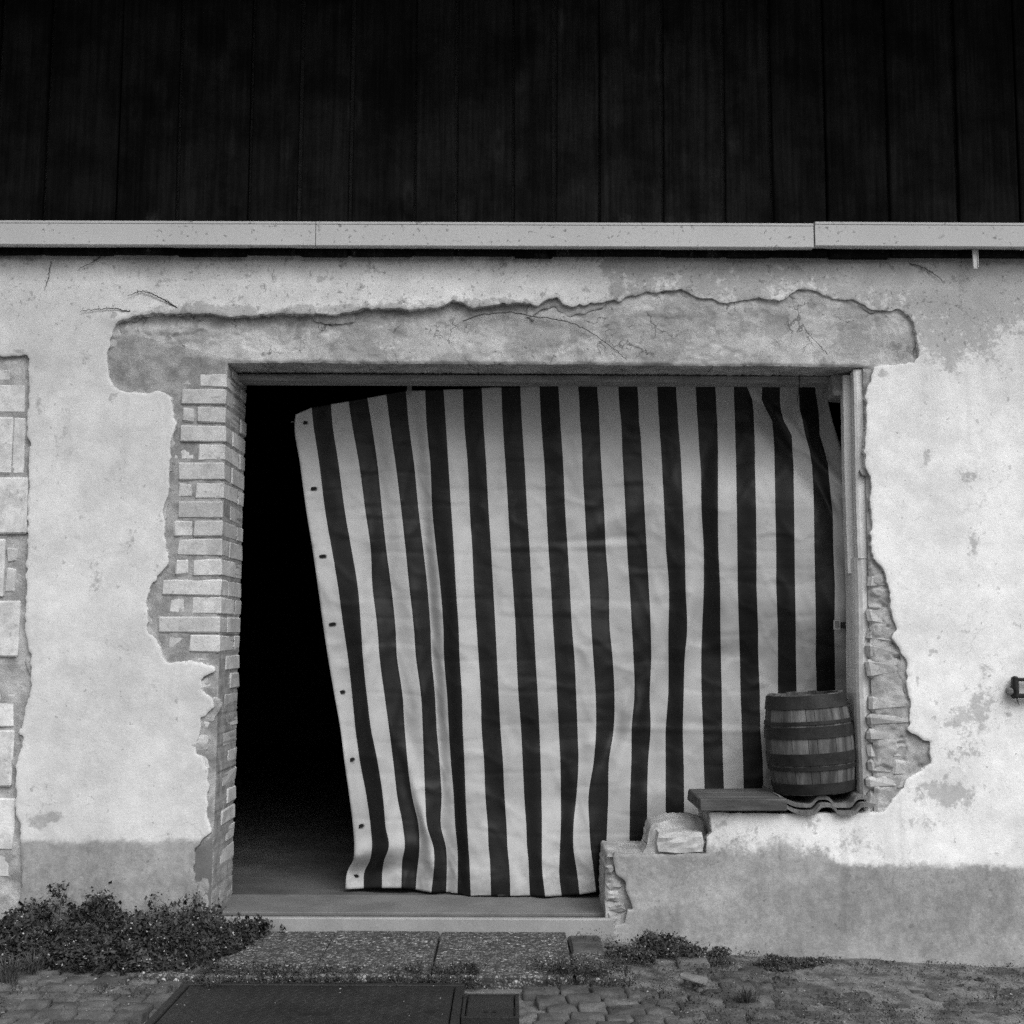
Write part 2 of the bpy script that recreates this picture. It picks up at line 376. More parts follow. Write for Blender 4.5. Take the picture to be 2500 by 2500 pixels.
HOLE = [(485,2520),(483,2250),(481,2177),(475,2138),(471,2072),(514,2029),(504,1983),(506,1928),(506,1882),(491,1847),(478,1841),(483,1797),(487,1752),(500,1743),(520,1727),(518,1709),(507,1698),(489,1683),(489,1662),(496,1649),(518,1643),(529,1633),(504,1622),(471,1614),(417,1620),(402,1607),(380,1567),(360,1540),(357,1480),(362,1448),(384,1408),(409,1375),(406,1332),(401,1314),(400,1245),(411,1187),(415,1098),(426,1036),(420,971),(399,957),(362,958),(308,955),(275,944),(266,917),(261,862),(268,826),(281,790),(290,783),(315,783),(333,771),(362,769),(435,766),(507,768),(565,775),(616,775),(681,768),(821,770),(894,754),(1007,757),(1070,753),(1085,747),(1108,732),(1157,753),(1200,750),(1265,739),(1315,749),(1339,728),(1360,726),(1373,743),(1393,753),(1414,747),(1497,732),(1513,737),(1526,724),(1580,714),(1662,706),(1704,724),(1730,725),(1772,741),(1833,725),(1903,732),(1954,704),(1996,711),(2038,729),(2084,729),(2126,755),(2154,755),(2205,755),(2229,783),(2240,820),(2245,867),(2233,885),(2182,892),(2136,895),(2128,925),(2117,943),(2114,968),(2120,980),(2117,1011),(2113,1049),(2113,1098),(2116,1148),(2125,1164),(2125,1238),(2130,1291),(2128,1325),(2134,1362),(2152,1384),(2162,1406),(2173,1449),(2176,1499),(2190,1536),(2176,1555),(2195,1586),(2215,1611),(2217,1661),(2220,1732),(2221,1748),(2217,1782),(2251,1803),(2271,1813),(2271,1835),(2273,1862),(2254,1878),(2217,1903),(2201,1925),(2180,1952),(2158,1981),(2122,1984),(1922,1986),(1734,1984),(1738,2032),(1725,2043),(1725,2084),(1640,2089),(1498,2086),(1498,2100),(1502,2136),(1529,2153),(1529,2176),(1542,2203),(1547,2223),(1532,2220),(1525,2254),(1500,2260),(1495,2277),(1498,2520)]
STRIP = [(-170,868),(64,868),(69,876),(71,935),(72,975),(67,1007),(65,1065),(74,1080),(69,1160),(67,1200),(65,1306),(65,1426),(60,1535),(74,1604),(74,1687),(58,1752),(51,1800),(50,1773),(56,1812),(41,1859),(39,1975),(50,2014),(54,2138),(50,2188),(39,2235),(36,2520),(-170,2520)]
HW, SW = W2(HOLE), W2(STRIP)

def coat_sdf(X, Z):
    d = np.minimum(-poly_sdf(X, Z, HW), -poly_sdf(X, Z, SW))
    n = fbm(X * 45, Z * 45, 3, 4) * .0095 + fbm(X * 15, Z * 15, 9, 2) * .007
    near = np.abs(d) < .1
    ledge = (Z < .47) & (X > .3)                           # the cut edges of the low wall are straighter
    return np.where(near, d + n * np.where(ledge, .45, 1.0), d)
top_edge = lambda X, Z: ss(2.56, 2.36, Z) * ss(2.26, 2.36, Z)
def coat_y(X, Z):
    d = -poly_sdf(X, Z, HW)
    lip = -.016 * np.exp(-(np.clip(d, 0, 1) / .035) ** 2) * ss(2.30, 2.36, Z) * ss(.55, -.1, X) * ss(-1.9, -1.4, X)
    return fbm(X * 1.7, Z * 1.7, 21, 3) * .006 + fbm(X * 12, Z * 12, 5, 4) * .0020 + lip
def soft(px, py, poly, w):
    return ss(-2.2 * w, 2.2 * w, poly_sdf(px, py, poly))
def coat_attr(V):
    px, py = proj(V)
    base = .67 + .15 * ss(1300, 2200, px) + .02 * ss(1500, 1100, py)
    base = base + .04 * np.exp(-((px - 620) / 420) ** 2 - ((py - 690) / 45) ** 2)
    st = np.zeros(len(px))
    def add(p, w, k):
        nonlocal st; st = np.maximum(st, k * soft(px, py, p, w))
    def blob(cx, cy, rx, ry, k):
        nonlocal st; st = np.maximum(st, k * np.exp(-((px - cx) / rx) ** 2 - ((py - cy) / ry) ** 2))
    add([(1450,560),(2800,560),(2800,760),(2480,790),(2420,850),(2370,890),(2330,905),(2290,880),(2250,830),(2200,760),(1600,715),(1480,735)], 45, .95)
    add([(2395,1590),(2425,1640),(2430,1740),(2370,1800),(2300,1770),(2340,1720),(2375,1680)], 22, .85)
    blob(2310, 1935, 90, 40, .80); blob(2360, 1850, 90, 60, .42); blob(2250, 2000, 120, 50, .35)
    blob(1760, 2010, 40, 30, .55); blob(1800, 2045, 120, 30, .5); blob(1990, 2020, 40, 60, .5); blob(2080, 2060, 90, 40, .55)
    add([(340,772),(350,752),(430,742),(480,735),(560,745),(640,752),(760,745),(900,738),(1060,735),(1150,728),(1300,735),(1300,760),(900,765),(600,785)], 10, .95)
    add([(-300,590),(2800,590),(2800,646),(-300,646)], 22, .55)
    blob(92, 985, 12, 34, .8); blob(100, 2005, 28, 22, .9); blob(135, 1995, 22, 18, .8); blob(45, 857, 14, 6, .8)
    blob(2262, 1108, 14, 40, .65); blob(2360, 1165, 40, 18, .6); blob(2378, 1332, 16, 40, .65); blob(2240, 1655, 8, 28, .7)
    blob(2152, 912, 12, 12, .9); blob(2120, 920, 10, 40, .5); blob(2460, 1760, 10, 60, .45)
    blob(230, 1320, 30, 170, .30); blob(180, 1150, 14, 140, .26); blob(300, 1200, 60, 150, .2)
    blob(1560, 650, 130, 8, .5)
    pl = ss(2026, 2080, py) * (px < 1200) + (px >= 1200) * (ss(2080, 2146, py) * ss(1960, 2080, px) + (1 - ss(1960, 2080, px)) * (ss(1990, 2150, py) * .95 + .12))
    st = np.where(pl > .6, st * .4, st)
    return np.stack([base, np.clip(st, 0, 1), np.clip(pl, 0, 1), np.ones(len(px))], 1)

xs = np.concatenate([np.arange(-4.4, -2.25, .08), np.arange(-2.25, 2.25, .0068), np.arange(2.25, 4.41, .08)])
zs = np.concatenate([np.arange(-.3, -.17, .04), np.arange(-.17, 2.66, .0068), [2.70, 2.78]])
relief('plaster_coat', xs, zs, coat_sdf, coat_y, .034, PLASTER, B, attr=coat_attr, edge=.006, rnd=.003)

# broken undercoat that still clings on beyond the edge of the plaster
def under_sdf(X, Z):
    d = coat_sdf(X, Z); reach = -.004 + .050 * ss(-.05, .55, fbm(X * 7, Z * 7, 231, 3)) + fbm(X * 50, Z * 50, 233, 3) * .010
    low_ = ss(.50, .56, Z) * np.where(X > .2, 1, 1) + ss(-.6, -1.0, X); reach = np.where(low_ > .5, reach, -.05)
    return np.minimum(np.minimum(d + reach, .06 - d), .05)
relief('undercoat', np.arange(-2.2, 2.2, .0075), np.arange(.0, 2.5, .0075), under_sdf, lambda X, Z: .0135 + fbm(X * 18, Z * 18, 235, 4) * .006, .03, MORTAR, B, edge=.005, rnd=.003)
# structural core of the wall (stops the light), set behind every visible face
c = MB()
c.box(-4.4, XL - .012, .062, .35, -.3, ZLIN + .3); c.box(XR + .16, 4.4, .062, .35, -.3, ZLIN + .3)
c.box(-4.4, 4.4, .064, .362, ZLIN + .012, 3.0); c.box(-4.4, 4.4, .04, .34, 2.95, 4.6)
c.build('wall_core', MORTAR, B)

# concrete lintel laid bare where the plaster fell off
LIN = W2([(215,700),(2290,690),(2290,905),(2240,912),(2150,905),(2110,893),(1850,890),(1400,886),(1000,884),(700,882),(556,882),(500,885),(452,896),(425,915),(412,945),(405,975),(250,980),(225,900)])
def lin_sdf(X, Z): return poly_sdf(X, Z, LIN) + fbm(X * 40, Z * 40, 31, 3) * .003
def lin_y(X, Z):
    n = fbm(X * 4, Z * 6, 41, 3) * .010 + fbm(X * 26, Z * 30, 43, 4) * .0030
    chip = ss(.12, .2, fbm(X * 5, Z * 9, 47, 4)) * .004 + ss(.27, .3, fbm(X * 20, Z * 24, 49, 3)) * .003
    end = ss(-1.10, -1.30, X); rgh = end * (fbm(X * 14, Z * 16, 45, 4) * .016 + ss(.1, .16, fbm(X * 10, Z * 12, 46, 3)) * .008)
    rt = ss(.05, .55, X) * ss(2.28, 2.42, Z); n = n * (1 - .5 * rt) + rt * (fbm(X * 22, Z * 26, 48, 4) * .008 - .007)
    return .020 + n + chip + rgh
relief('lintel', np.arange(-1.75, 1.75, .006), np.arange(1.98, 2.52, .006), lin_sdf, lin_y, .24, CONCRETE, B, edge=.012, rnd=.008)

# ---- left pier: recessed mortar bed with every brick its own piece
PIER = [(XL - .40, -.2), (XL - .003, -.2), (XL - .003, ZLIN + .02), (XL - .40, ZLIN + .12), (XL - .62, ZLIN + .12), (XL - .62, 1.9), (XL - .40, 1.8)]
def pier_y(X, Z):
    low = ss(1.05, .8, Z)
    n = fbm(X * 13, Z * 13, 51, 3) * .010 + fbm(X * 45, Z * 45, 52, 3) * .0045
    return .0175 + n * (.55 + low * .7) - low * .004 - .004 * ss(ZLIN - .16, ZLIN - .02, Z)
pier = relief('brick_pier', np.arange(XL - .64, XL + .01, .007), np.arange(-.2, ZLIN + .14, .007), lambda X, Z: poly_sdf(X, Z, PIER), pier_y, .32, JOINT, B, edge=.02, rnd=.012)
zf, zx = 1 / 2.577, lambda x: at(360 + x / 2.577, 1500)[0]
zz = lambda y: at(450, 900 + y / 2.577)[2]
courses = [(35,108,[(95,275)],320,500,'h'),(125,220,[],212,500,'s'),(240,335,[(235,285)],312,498,'h'),(357,453,[],205,492,'s'),(472,572,[(172,292)],315,490,'h'),
           (592,695,[],193,488,'s'),(715,812,[(205,280)],305,488,'h'),(835,935,[],193,483,'s'),(955,1052,[(180,282)],295,480,'h'),(1073,1175,[],190,475,'s'),
           (1200,1300,[(198,260)],288,475,'h'),(1325,1425,[],95,470,'s'),(1440,1540,[(155,235)],280,468,'h'),(1563,1662,[],80,465,'s'),(1680,1780,[(145,250)],270,460,'h')]
def brick(x0, x1, y0, y1, z0, z1, par, m=BRICK, ch=.005, j=.003, name='brick'):
    return MB().box(x0, x1, y0, y1, z0, z1, ch, j * .7).build(name, m, par)
def rough(x0, x1, y0, y1, z0, z1, par, m, name, amp=.006, cor=.28):
    """worn or broken piece: gridded front face pushed about, sides running back into the mortar"""
    n, k = 6, 5; U, V_ = np.meshgrid(np.linspace(-1, 1, n), np.linspace(-1, 1, k)); e = np.maximum(np.abs(U), np.abs(V_)); sd = int(rng.integers(1e6))
    rx, rz_ = (x1 - x0) / 2, (z1 - z0) / 2; co = (np.abs(U) * np.abs(V_)) ** 3 * rng.uniform(.2, 1.0) * cor
    X = (x0 + x1) / 2 + rx * U * (1 - co) + fbm(U * 1.7, V_ * 1.7, sd, 2) * amp * 1.2; Z = (z0 + z1) / 2 + rz_ * V_ * (1 - co) + fbm(U * 1.7, V_ * 1.7, sd + 5, 2) * amp * .8
    Y = y0 + fbm(U * 1.9, V_ * 1.9, sd + 9, 3) * amp + np.where(e > .95, .006, 0)
    top = np.stack([X.ravel(), Y.ravel(), Z.ravel()], 1); Fq = [(a * n + b, a * n + b + 1, (a + 1) * n + b + 1, (a + 1) * n + b) for a in range(k - 1) for b in range(n - 1)]
    ring = list(range(n)) + [a * n + n - 1 for a in range(1, k)] + [(k - 1) * n + b for b in range(n - 2, -1, -1)] + [a * n for a in range(k - 2, 0, -1)]
    bk_ = top[ring].copy(); bk_[:, 1] = y1; base = len(top)
    for q in range(len(ring)): Fq.append((ring[(q + 1) % len(ring)], ring[q], base + q, base + (q + 1) % len(ring)))
    return link(name, mesh(name, np.vstack([top, bk_]), Fq), m, par)
for (ya, yb, extra, xa, xb, kind) in courses:
    z1, z0 = zz(ya - 3), zz(yb + 3); f = .010 + rng.uniform(-.003, .004)
    l = XL - abs(xb - xa) / 2.577 * .00159
    if kind == 's':
        brick(l, XL + rng.uniform(-.003, .002), f, .122, z0, z1, pier)
        brick(XL - .118, XL + rng.uniform(-.003, .003), .136, .362, z0, z1, pier)
    else:
        brick(l, XL + rng.uniform(-.003, .002), f, .245, z0, z1, pier)
        brick(XL - .118, XL + rng.uniform(-.003, .003), .262, .362, z0, z1, pier)
    for (a, b) in extra:
        a, b = a - 14, b + 9
        brick(XL - (xb - a) / 2.577 * .00159, XL - (xb - b) / 2.577 * .00159, f + rng.uniform(0, .005), .1, z0 + .002, z1 - .002, pier, ch=.007, j=.005)
# worn lower courses, corner knocked off and smeared with mortar
zc = zz(1800)
for k in range(15):
    z1 = zc - .0005; z0 = z1 - .063; zc = z0 - .0125
    back = .02 + .03 * ss(3, 8, k) + rng.uniform(-.006, .012)
    if k % 2:
        rough(XL - .12 - .012 * (k % 3), XL - back, .010 + rng.uniform(-.004, .010), .2, z0, z1, pier, BRICK, 'brick', .009) if k < 9 else None
        brick(XL - .118, XL + rng.uniform(-.005, .002), .21, .362, z0, z1, pier, ch=.007, j=.004)
    else:
        rough(XL - .14, XL - back, .010 + rng.uniform(-.004, .010), .11, z0, z1, pier, BRICK, 'brick', .009) if k < 9 else None
        brick(XL - .118, XL + rng.uniform(-.005, .002), .128, .362, z0, z1, pier, ch=.007, j=.004)
# dark cement render left at the foot of the pier
CEM = W2([(455,2060),(480,2062),(520,2036),(548,2010),(560,2020),(556,2090),(560,2160),(556,2260),(556,2400),(455,2400)], .01)
relief('cement_patch', np.arange(-1.32, XL, .006), np.arange(-.12, .45, .006), lambda X, Z: poly_sdf(X, Z, CEM) + fbm(X * 30, Z * 30, 221, 3) * .008, lambda X, Z: .012 + fbm(X * 9, Z * 9, 223, 4) * .008, .03, SILL, pier, edge=.02, rnd=.012)
# top course under the lintel, reveal side
brick(XL - .118, XL, .10, .362, zz(20), ZLIN - .004, pier)

# ---- stone quoins in the strip at the left edge
QU = [(at(-220, 1500)[0], -.2), (at(90, 1500)[0], -.2), (at(90, 1500)[0], 2.25), (at(-220, 1500)[0], 2.25)]
quo = relief('stone_quoin', np.arange(QU[0][0], QU[1][0], .009), np.arange(-.2, 2.25, .009), lambda X, Z: np.ones_like(X), lambda X, Z: .021 + fbm(X * 12, Z * 12, 61, 4) * .009 + .010 * ss(.7, .4, Z) * fbm(X * 5, Z * 5, 63, 2), .03, MORTAR, B)
def pxbox(x0, x1, y0, y1, yf, yb, par, m, ch=.006, j=.004, name='stone', box=False):
    A = at(x0, (y0 + y1) / 2, yf); C = at(x1, (y0 + y1) / 2, yf); T = at((x0 + x1) / 2, y0, yf)[2]; Bt = at((x0 + x1) / 2, y1, yf)[2]
    if box: return brick(A[0], C[0], yf, yb, Bt, T, par, m, ch, j, name)
    return rough(A[0], C[0], yf, yb, Bt, T, par, m, name, j)
for q in [(-160,28,900,930,.024),(-160,62,937,1008,.026),(-150,27,1017,1156,.014),(30,62,1020,1156,.030),(-140,66,1166,1304,.006),(-150,8,1316,1456,.010),(15,40,1338,1372,.020),(12,38,1386,1448,.022),
          (-160,46,1466,1606,.012),(-150,40,1692,1712,.026),(-140,34,1715,1775,.020),(-40,30,1782,1920,.016),(-160,-46,1782,1925,.016),(-120,34,1950,2075,.024),(-150,22,2085,2140,.028)]:
    pxbox(*q[:4], q[4] * .7, .09, quo, STONE, .006, .004, box=True)

# ---- right jamb: rubble and broken bricks where the plaster came away
XJ = at(2117, 1300, .02)[0]
RB = W2([(2106,900),(2150,905),(2180,1100),(2300,1500),(2340,1850),(2300,1960),(2240,1996),(2106,1990)], .03)
RB = [(max(p[0], XJ), p[1]) for p in RB]
def rub_y(X, Z): return .016 + fbm(X * 9, Z * 13, 71, 3) * .012 + fbm(X * 30, Z * 34, 73, 4) * .007 + ss(.18, .24, fbm(X * 14, Z * 20, 75, 3)) * .010
rub = relief('rubble_jamb', np.arange(XJ - .02, XJ + .36, .006), np.arange(.38, 2.2, .006), lambda X, Z: poly_sdf(X, Z, RB), rub_y, .30, MORTAR, B, edge=.02, rnd=.008)
yy = 1396
while yy < 1960:
    h_ = rng.uniform(36, 46); lim = np.interp(yy + h_ / 2, [1380,1450,1500,1540,1610,1750,1800,1850,1900,1950], [2150,2165,2168,2180,2205,2212,2240,2262,2215,2180]); x_ = 2119.5
    while x_ < lim - 12:
        w_ = min(rng.uniform(45, 110), lim + 14 - x_)
        if w_ > 14 and rng.random() < .78:
            A = at(x_, yy + h_, .015); C = at(x_ + w_ - 5, yy, .015); brick(A[0], C[0], .014 + rng.uniform(-.006, .010), .1, A[2] + .003, C[2] - .003, rub, RUBBLE, .012, .011)
        x_ += w_
    yy += h_
# ---- low wall: remains of the parapet that closed the right half of the opening
LW = [at(1479, 2200)[0], at(1737, 2040)[0]]
zst, zld = at(1600, 2091)[2], at(1900, 1989)[2]
LWP = [(LW[0], -.25), (XR + .25, -.25), (XR + .25, zld), (LW[1] + .004, zld), (LW[1], zst), (LW[0] + .01, zst), (LW[0] + .006, zst - .03), (LW[0], zst - .06)]
def low_y(X, Z): return .024 + fbm(X * 14, Z * 14, 81, 4) * .012 + fbm(X * 45, Z * 45, 83, 3) * .004
low = relief('low_wall', np.arange(LW[0] - .02, XR + .27, .008), np.arange(-.25, zld + .02, .008), lambda X, Z: poly_sdf(X, Z, LWP) + fbm(X * 30, Z * 30, 85, 3) * .003, low_y, .31, MORTAR, B, edge=.01, rnd=.005)
# top faces of the low wall (rough mortar bed)
def bed(name, x0, x1, y0, y1, z, amp, m, par, seed):
    X, Y = np.meshgrid(np.arange(x0, x1 + 1e-6, .012), np.arange(y0, y1 + 1e-6, .012)); n, k = X.shape
    Z = z + fbm(X * 14, Y * 14, seed, 4) * amp
    V = np.stack([X.ravel(), Y.ravel(), Z.ravel()], 1); Fc = [(r * k + q, r * k + q + 1, (r + 1) * k + q + 1, (r + 1) * k + q) for r in range(n - 1) for q in range(k - 1)]
    return link(name, mesh(name, V, Fc), m, par, smooth=True)
bed('ledge_bed', LW[1] + .006, XR + .2, .004, .34, zld - .004, .003, MORTAR, low, 91)
bed('step_bed', LW[0] + .01, LW[1] + .01, .004, .34, zst - .004, .004, MORTAR, low, 93)
# broken stump of masonry on the step, with one brick left on it
ST = W2([(1553,2092),(1566,2066),(1578,2042),(1588,2012),(1630,2002),(1690,1996),(1722,2004),(1732,2092)], .16)
relief('mortar_stump', np.arange(.4, .85, .007), np.arange(.2, .5, .007), lambda X, Z: poly_sdf(X, Z, ST) + fbm(X * 30, Z * 30, 95, 3) * .006, lambda X, Z: .13 + fbm(X * 16, Z * 16, 97, 4) * .02 - .10 * ss(.42, .26, Z) , .16, MORTAR, low, edge=.03, rnd=.03)
P0, P1 = at(1606, 2082, .012), at(1718, 2032, .012)
rough(P0[0], P1[0], .012, .16, P0[2], P1[2], low, BRICK, 'brick', .007, .10)
for q in [(1480,1500,2112,2134,.01),(1482,1520,2140,2172,.02),(1480,1512,2176,2200,.016),(1484,1526,2204,2226,.02),(1482,1506,2230,2256,.014)]:
    pxbox(*q[:4], q[4], .2, low, MORTAR, .010, .007, 'stone')

# ---- timber frame of the opening
hz0, hz1 = at(1300, 930, .19)[2], ZLIN + .02
hb = MB(); hb.box(XL - .02, XR + .02, .19, .30, hz0, ZLIN - .006, .006, .002); hb.build('head_beam', BEAM, B)
def upright(name, pts, z0, z1, m, wob=.002, back=.05):
    """upright timber: pts = (photo x, depth) along its face from left to right"""
    prof = [(at(p, 1300, y_)[0], y_) for p, y_ in pts]; prof = [(prof[0][0] + .004, prof[0][1] + back)] + prof + [(prof[-1][0], prof[-1][1] + back)]; n = len(prof); V = []; zz_ = np.linspace(z0, z1, 46)
    for z in zz_:
        w = wob * math.sin(z * 7 + pts[0][0]) + rng.normal(0, .0005); V += [(x + (w if k < n - 2 else 0), y_ + rng.normal(0, .0005), z) for k, (x, y_) in enumerate(prof)]
    Fq = [(i * n + k, i * n + (k + 1) % n, (i + 1) * n + (k + 1) % n, (i + 1) * n + k) for i in range(len(zz_) - 1) for k in range(n)]
    Fq.append(tuple(range(n))[::-1]); Fq.append(tuple((len(zz_) - 1) * n + k for k in range(n)))
    return link(name, mesh(name, V, Fq), m, B)
zsp = at(2090, 1385, .05)[2]
upright('door_post', [(2072,.135),(2075,.105),(2082,.075),(2090,.055),(2100,.045),(2110,.042),(2122,.048)], zld - .004, zsp + .04, PAINTWOOD, .003, .09)
upright('reveal_board', [(2092,.060),(2093,.046),(2100,.040),(2122,.040)], zsp + .035, ZLIN - .012, PAINTWOOD, .0015)
upright('frame_batten', [(2066,.13),(2067,.115),(2078,.112),(2089,.115),(2091,.125)], zsp - .02, hz0 + .012, PAINTWOOD, .0015)
cb = MB(); cb.box(at(2032, 930, .15)[0], at(2086, 930, .15)[0], .15, .30, at(2050, 966, .15)[2], ZLIN - .003, .010, .006); cb.build('corner_block', BEAM, B)

# ---- vertical black planks
joints = [116,291,440,612,735,858,1015,1115,1253,1354,1461,1616,1764,1881,2014,2165,2331,2480]
jx = [at(p, 300, -.045)[0] for p in joints]
while jx[0] > -4.2: jx.insert(0, jx[0] - rng.uniform(.19, .27))
while jx[-1] < 4.2: jx.append(jx[-1] + rng.uniform(.19, .27))
zb = at(1250, 624, -.045)[2]
for i in range(len(jx) - 1):
    g = rng.uniform(.009, .018); yo = rng.uniform(-.008, .008)
    a, b = jx[i] + g / 2, jx[i + 1] - g / 2; tl = rng.normal(0, .004)
    V, Fc = cbox(a, b, -.048 + yo, -.022 + yo, zb + rng.uniform(-.004, .004), 4.3, .004, .001)
    V = [(x + tl * (z - zb) / 1.7, y, z) for x, y, z in V]
    MB().add(V, Fc).build('plank', PLANKM, B)
MB().box(-4.4, 4.4, -.006, .03, zb + .01, 4.4, .002).build('plank_backing', IRON, B)

# ---- sheet-metal fascia in lengths
zf0, zf1 = at(0, 597, -.095)[2], at(0, 538, -.095)[2]
fj = [-4.3, at(771, 560, -.095)[0], at(1988, 575, -.095)[0], 4.3]
for i in range(3):
    dz = .006 if i == 2 else 0.0; tilt = -.0022 if i == 2 else 0.0
    a, b = fj[i] + (.0015 if i != 2 else .003), fj[i + 1] - (.0015 if i == 0 else .003)
    yf = -.096 - (.003 if i == 2 else 0)
    prof = [(-.050, zf0 + .004), (yf + .003, zf0), (yf, zf0 + .003), (yf, zf1 - .012), (yf - .003, zf1 - .010), (yf - .003, zf1 - .002), (yf, zf1), (-.050, zf1 + .006)]
    V = [(x, y, z + dz + tilt * (x - a)) for x in (a, b) for (y, z) in prof]; n = len(prof)
    Fc = [(k, (k + 1) % n, n + (k + 1) % n, n + k) for k in range(n)] + [tuple(range(n))[::-1], tuple(range(n, 2 * n))]
    link('metal_fascia', mesh('metal_fascia', V, Fc), FASCIA, B)
s0 = at(2380, 610, -.06); s1 = at(2378, 662, -.03)
MB().box(s0[0] - .008, s0[0] + .008, -.062, -.058, s1[2], s0[2] + .02, .001).box(s0[0] - .011, s0[0] - .008, -.067, -.058, s1[2] + .004, s0[2] + .02, .001).box(s0[0] + .008, s0[0] + .011, -.067, -.058, s1[2] + .004, s0[2] + .02, .001).build('fascia_bracket', FASCIA, B)

# ---- roof eave above the picture
ev = MB(); ev.box(-4.6, 4.6, -1.25, .5, 4.16, 4.28, .01)
for k in range(12): ev.box(-4.3 + k * .78, -4.2 + k * .78, -1.2, -.06, 4.02, 4.16, .006)
ev.build('roof_eave', PLANKM, B)

# ---- threshold and interior
sx1 = LW[0] + .03
MB().box(XL - .05, sx1, -.006, .022, -.12, .046, .004, .0).build('threshold_edge', SILL2, B)
MB().box(XL - .05, sx1, .022, .088, -.12, .036, .002).build('threshold_groove', GROOVE, B)
MB().box(XL - .05, sx1 + .2, .088, .40, -.12, .046, .003).build('threshold_slab', SILL, B)
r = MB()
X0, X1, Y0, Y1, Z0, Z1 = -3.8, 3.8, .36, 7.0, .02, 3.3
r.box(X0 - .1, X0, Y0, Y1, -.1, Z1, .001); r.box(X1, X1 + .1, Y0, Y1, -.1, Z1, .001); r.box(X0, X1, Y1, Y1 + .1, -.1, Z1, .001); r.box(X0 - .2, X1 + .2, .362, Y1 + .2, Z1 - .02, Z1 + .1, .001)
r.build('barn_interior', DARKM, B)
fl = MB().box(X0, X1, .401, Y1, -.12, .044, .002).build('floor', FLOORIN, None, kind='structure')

# ================================================================== GROUND
def zg(X, Y):
    X = np.asarray(X, float); Y = np.asarray(Y, float)
    return -.026 - .09 * ss(.25, 1.25, X) - .03 * ss(1.25, 2.3, X) + .010 * ss(-1.2, -2.2, X) + .012 * np.clip(Y + .6, -8, .6)
gx = np.concatenate([[-60, -25, -10, -5, -3.4], np.arange(-2.9, 2.95, .02), [3.4, 5, 10, 25, 60]])
gy = np.concatenate([[-60, -30, -14, -7, -4, -2.6], np.arange(-2.0, .05, .02), [.3]])
GX, GY = np.meshgrid(gx, gy)
GZ = zg(GX, GY) + (fbm(GX * 9, GY * 9, 101, 4) * .007 + fbm(GX * 3, GY * 3, 103, 3) * .006) * (np.abs(GX) < 3)
GZ = GZ + .010 * ss(.75, 1.25, GX + fbm(GX * 2.5, GY * 2.5, 107, 2) * .35) * (GX < 3) * (.55 + .9 * fbm(GX * 4, GY * 4, 109, 3))
GZ = GZ - .016 * ss(1.0, .6, GX + .3 * fbm(GX * 3, GY * 3, 113, 2)) * (np.abs(GX) < 3)
nr, nc = GX.shape
Fg = [(a * nc + b, a * nc + b + 1, (a + 1) * nc + b + 1, (a + 1) * nc + b) for a in range(nr - 1) for b in range(nc - 1)]
link('ground', mesh('ground', np.stack([GX.ravel(), GY.ravel(), GZ.ravel()], 1), Fg), DIRT, None, smooth=True, kind='structure')

# exposed-aggregate slabs in front of the threshold
pav = MB().box(XL - .35, .32, -.585, -.012, -.16, -.035, .002).build('pavement', DIRT, None, kind='structure')
sjx = [at(452, 2275)[0], at(566 + 60, 2275)[0] - .05, at(822, 2275)[0], at(1076, 2275)[0], at(1382, 2275)[0]]
for i in range(4):
    V, Fc = cbox(sjx[i] + .003, sjx[i + 1] - .003, -.592 + rng.uniform(-.008, .008), -.008, -.05, .0 + rng.uniform(-.002, .002), .005, .002)
    MB().add(V, Fc).build('slab', AGG, pav)
MB().box(sjx[4] + .006, sjx[4] + .118, -.592, -.27, -.06, -.004, .006, .004).build('slab', AGG, pav)
MB().box(sjx[4] + .006, sjx[4] + .125, -.255, -.01, -.06, -.008, .010, .004).build('sett', SETT, pav)

# granite setts, each a stone
cob = MB().box(-2.9, 2.9, -1.75, -1.745, -.4, -.3, .001).build('cobbled_yard', DIRT, None, kind='structure')
variants = []
for v in range(14):
    n = 5; g = np.array([-.5, -.43, 0, .43, .5]); U, Vv = np.meshgrid(g, g)
    X = U + rng.normal(0, .022, U.shape); Y = Vv + rng.normal(0, .022, U.shape)
    e = np.maximum(np.abs(U), np.abs(Vv)); Z = np.where(e > .45, -.13, .0) + rng.normal(0, .035, U.shape)
    top = np.stack([X.ravel(), Y.ravel(), Z.ravel()], 1); Fc = [(a * n + b, a * n + b + 1, (a + 1) * n + b + 1, (a + 1) * n + b) for a in range(n - 1) for b in range(n - 1)]
    ring = [b for b in range(n)] + [a * n + n - 1 for a in range(1, n)] + [(n - 1) * n + b for b in range(n - 2, -1, -1)] + [a * n for a in range(n - 2, 0, -1)]
    base = len(top); low_ = top[ring].copy(); low_[:, 2] = -.8; low_[:, :2] *= .92
    for k in range(len(ring)): Fc.append((ring[k], base + k, base + (k + 1) % len(ring), ring[(k + 1) % len(ring)]))
    me = mesh('sett', np.vstack([top, low_]), Fc); me.materials.append(SETT)
    me.polygons.foreach_set('use_smooth', [True] * len(me.polygons)); variants.append(me)
def sett(x, y, sx, sy, rz, dz=0.0):
    o = bpy.data.objects.new('sett', random.choice(variants)); COL.objects.link(o); o.parent = cob
    o.location = (x, y, float(zg(x, y)) + .010 + dz); o.scale = (sx, sy, .06)
    o.rotation_euler = (rng.normal(0, .025), rng.normal(0, .025), rz)
mcl, mcr = atZ(458, 2416, -.03)[0], atZ(1262, 2440, -.03)[0]
nset = 0
y = -.03; row = 0
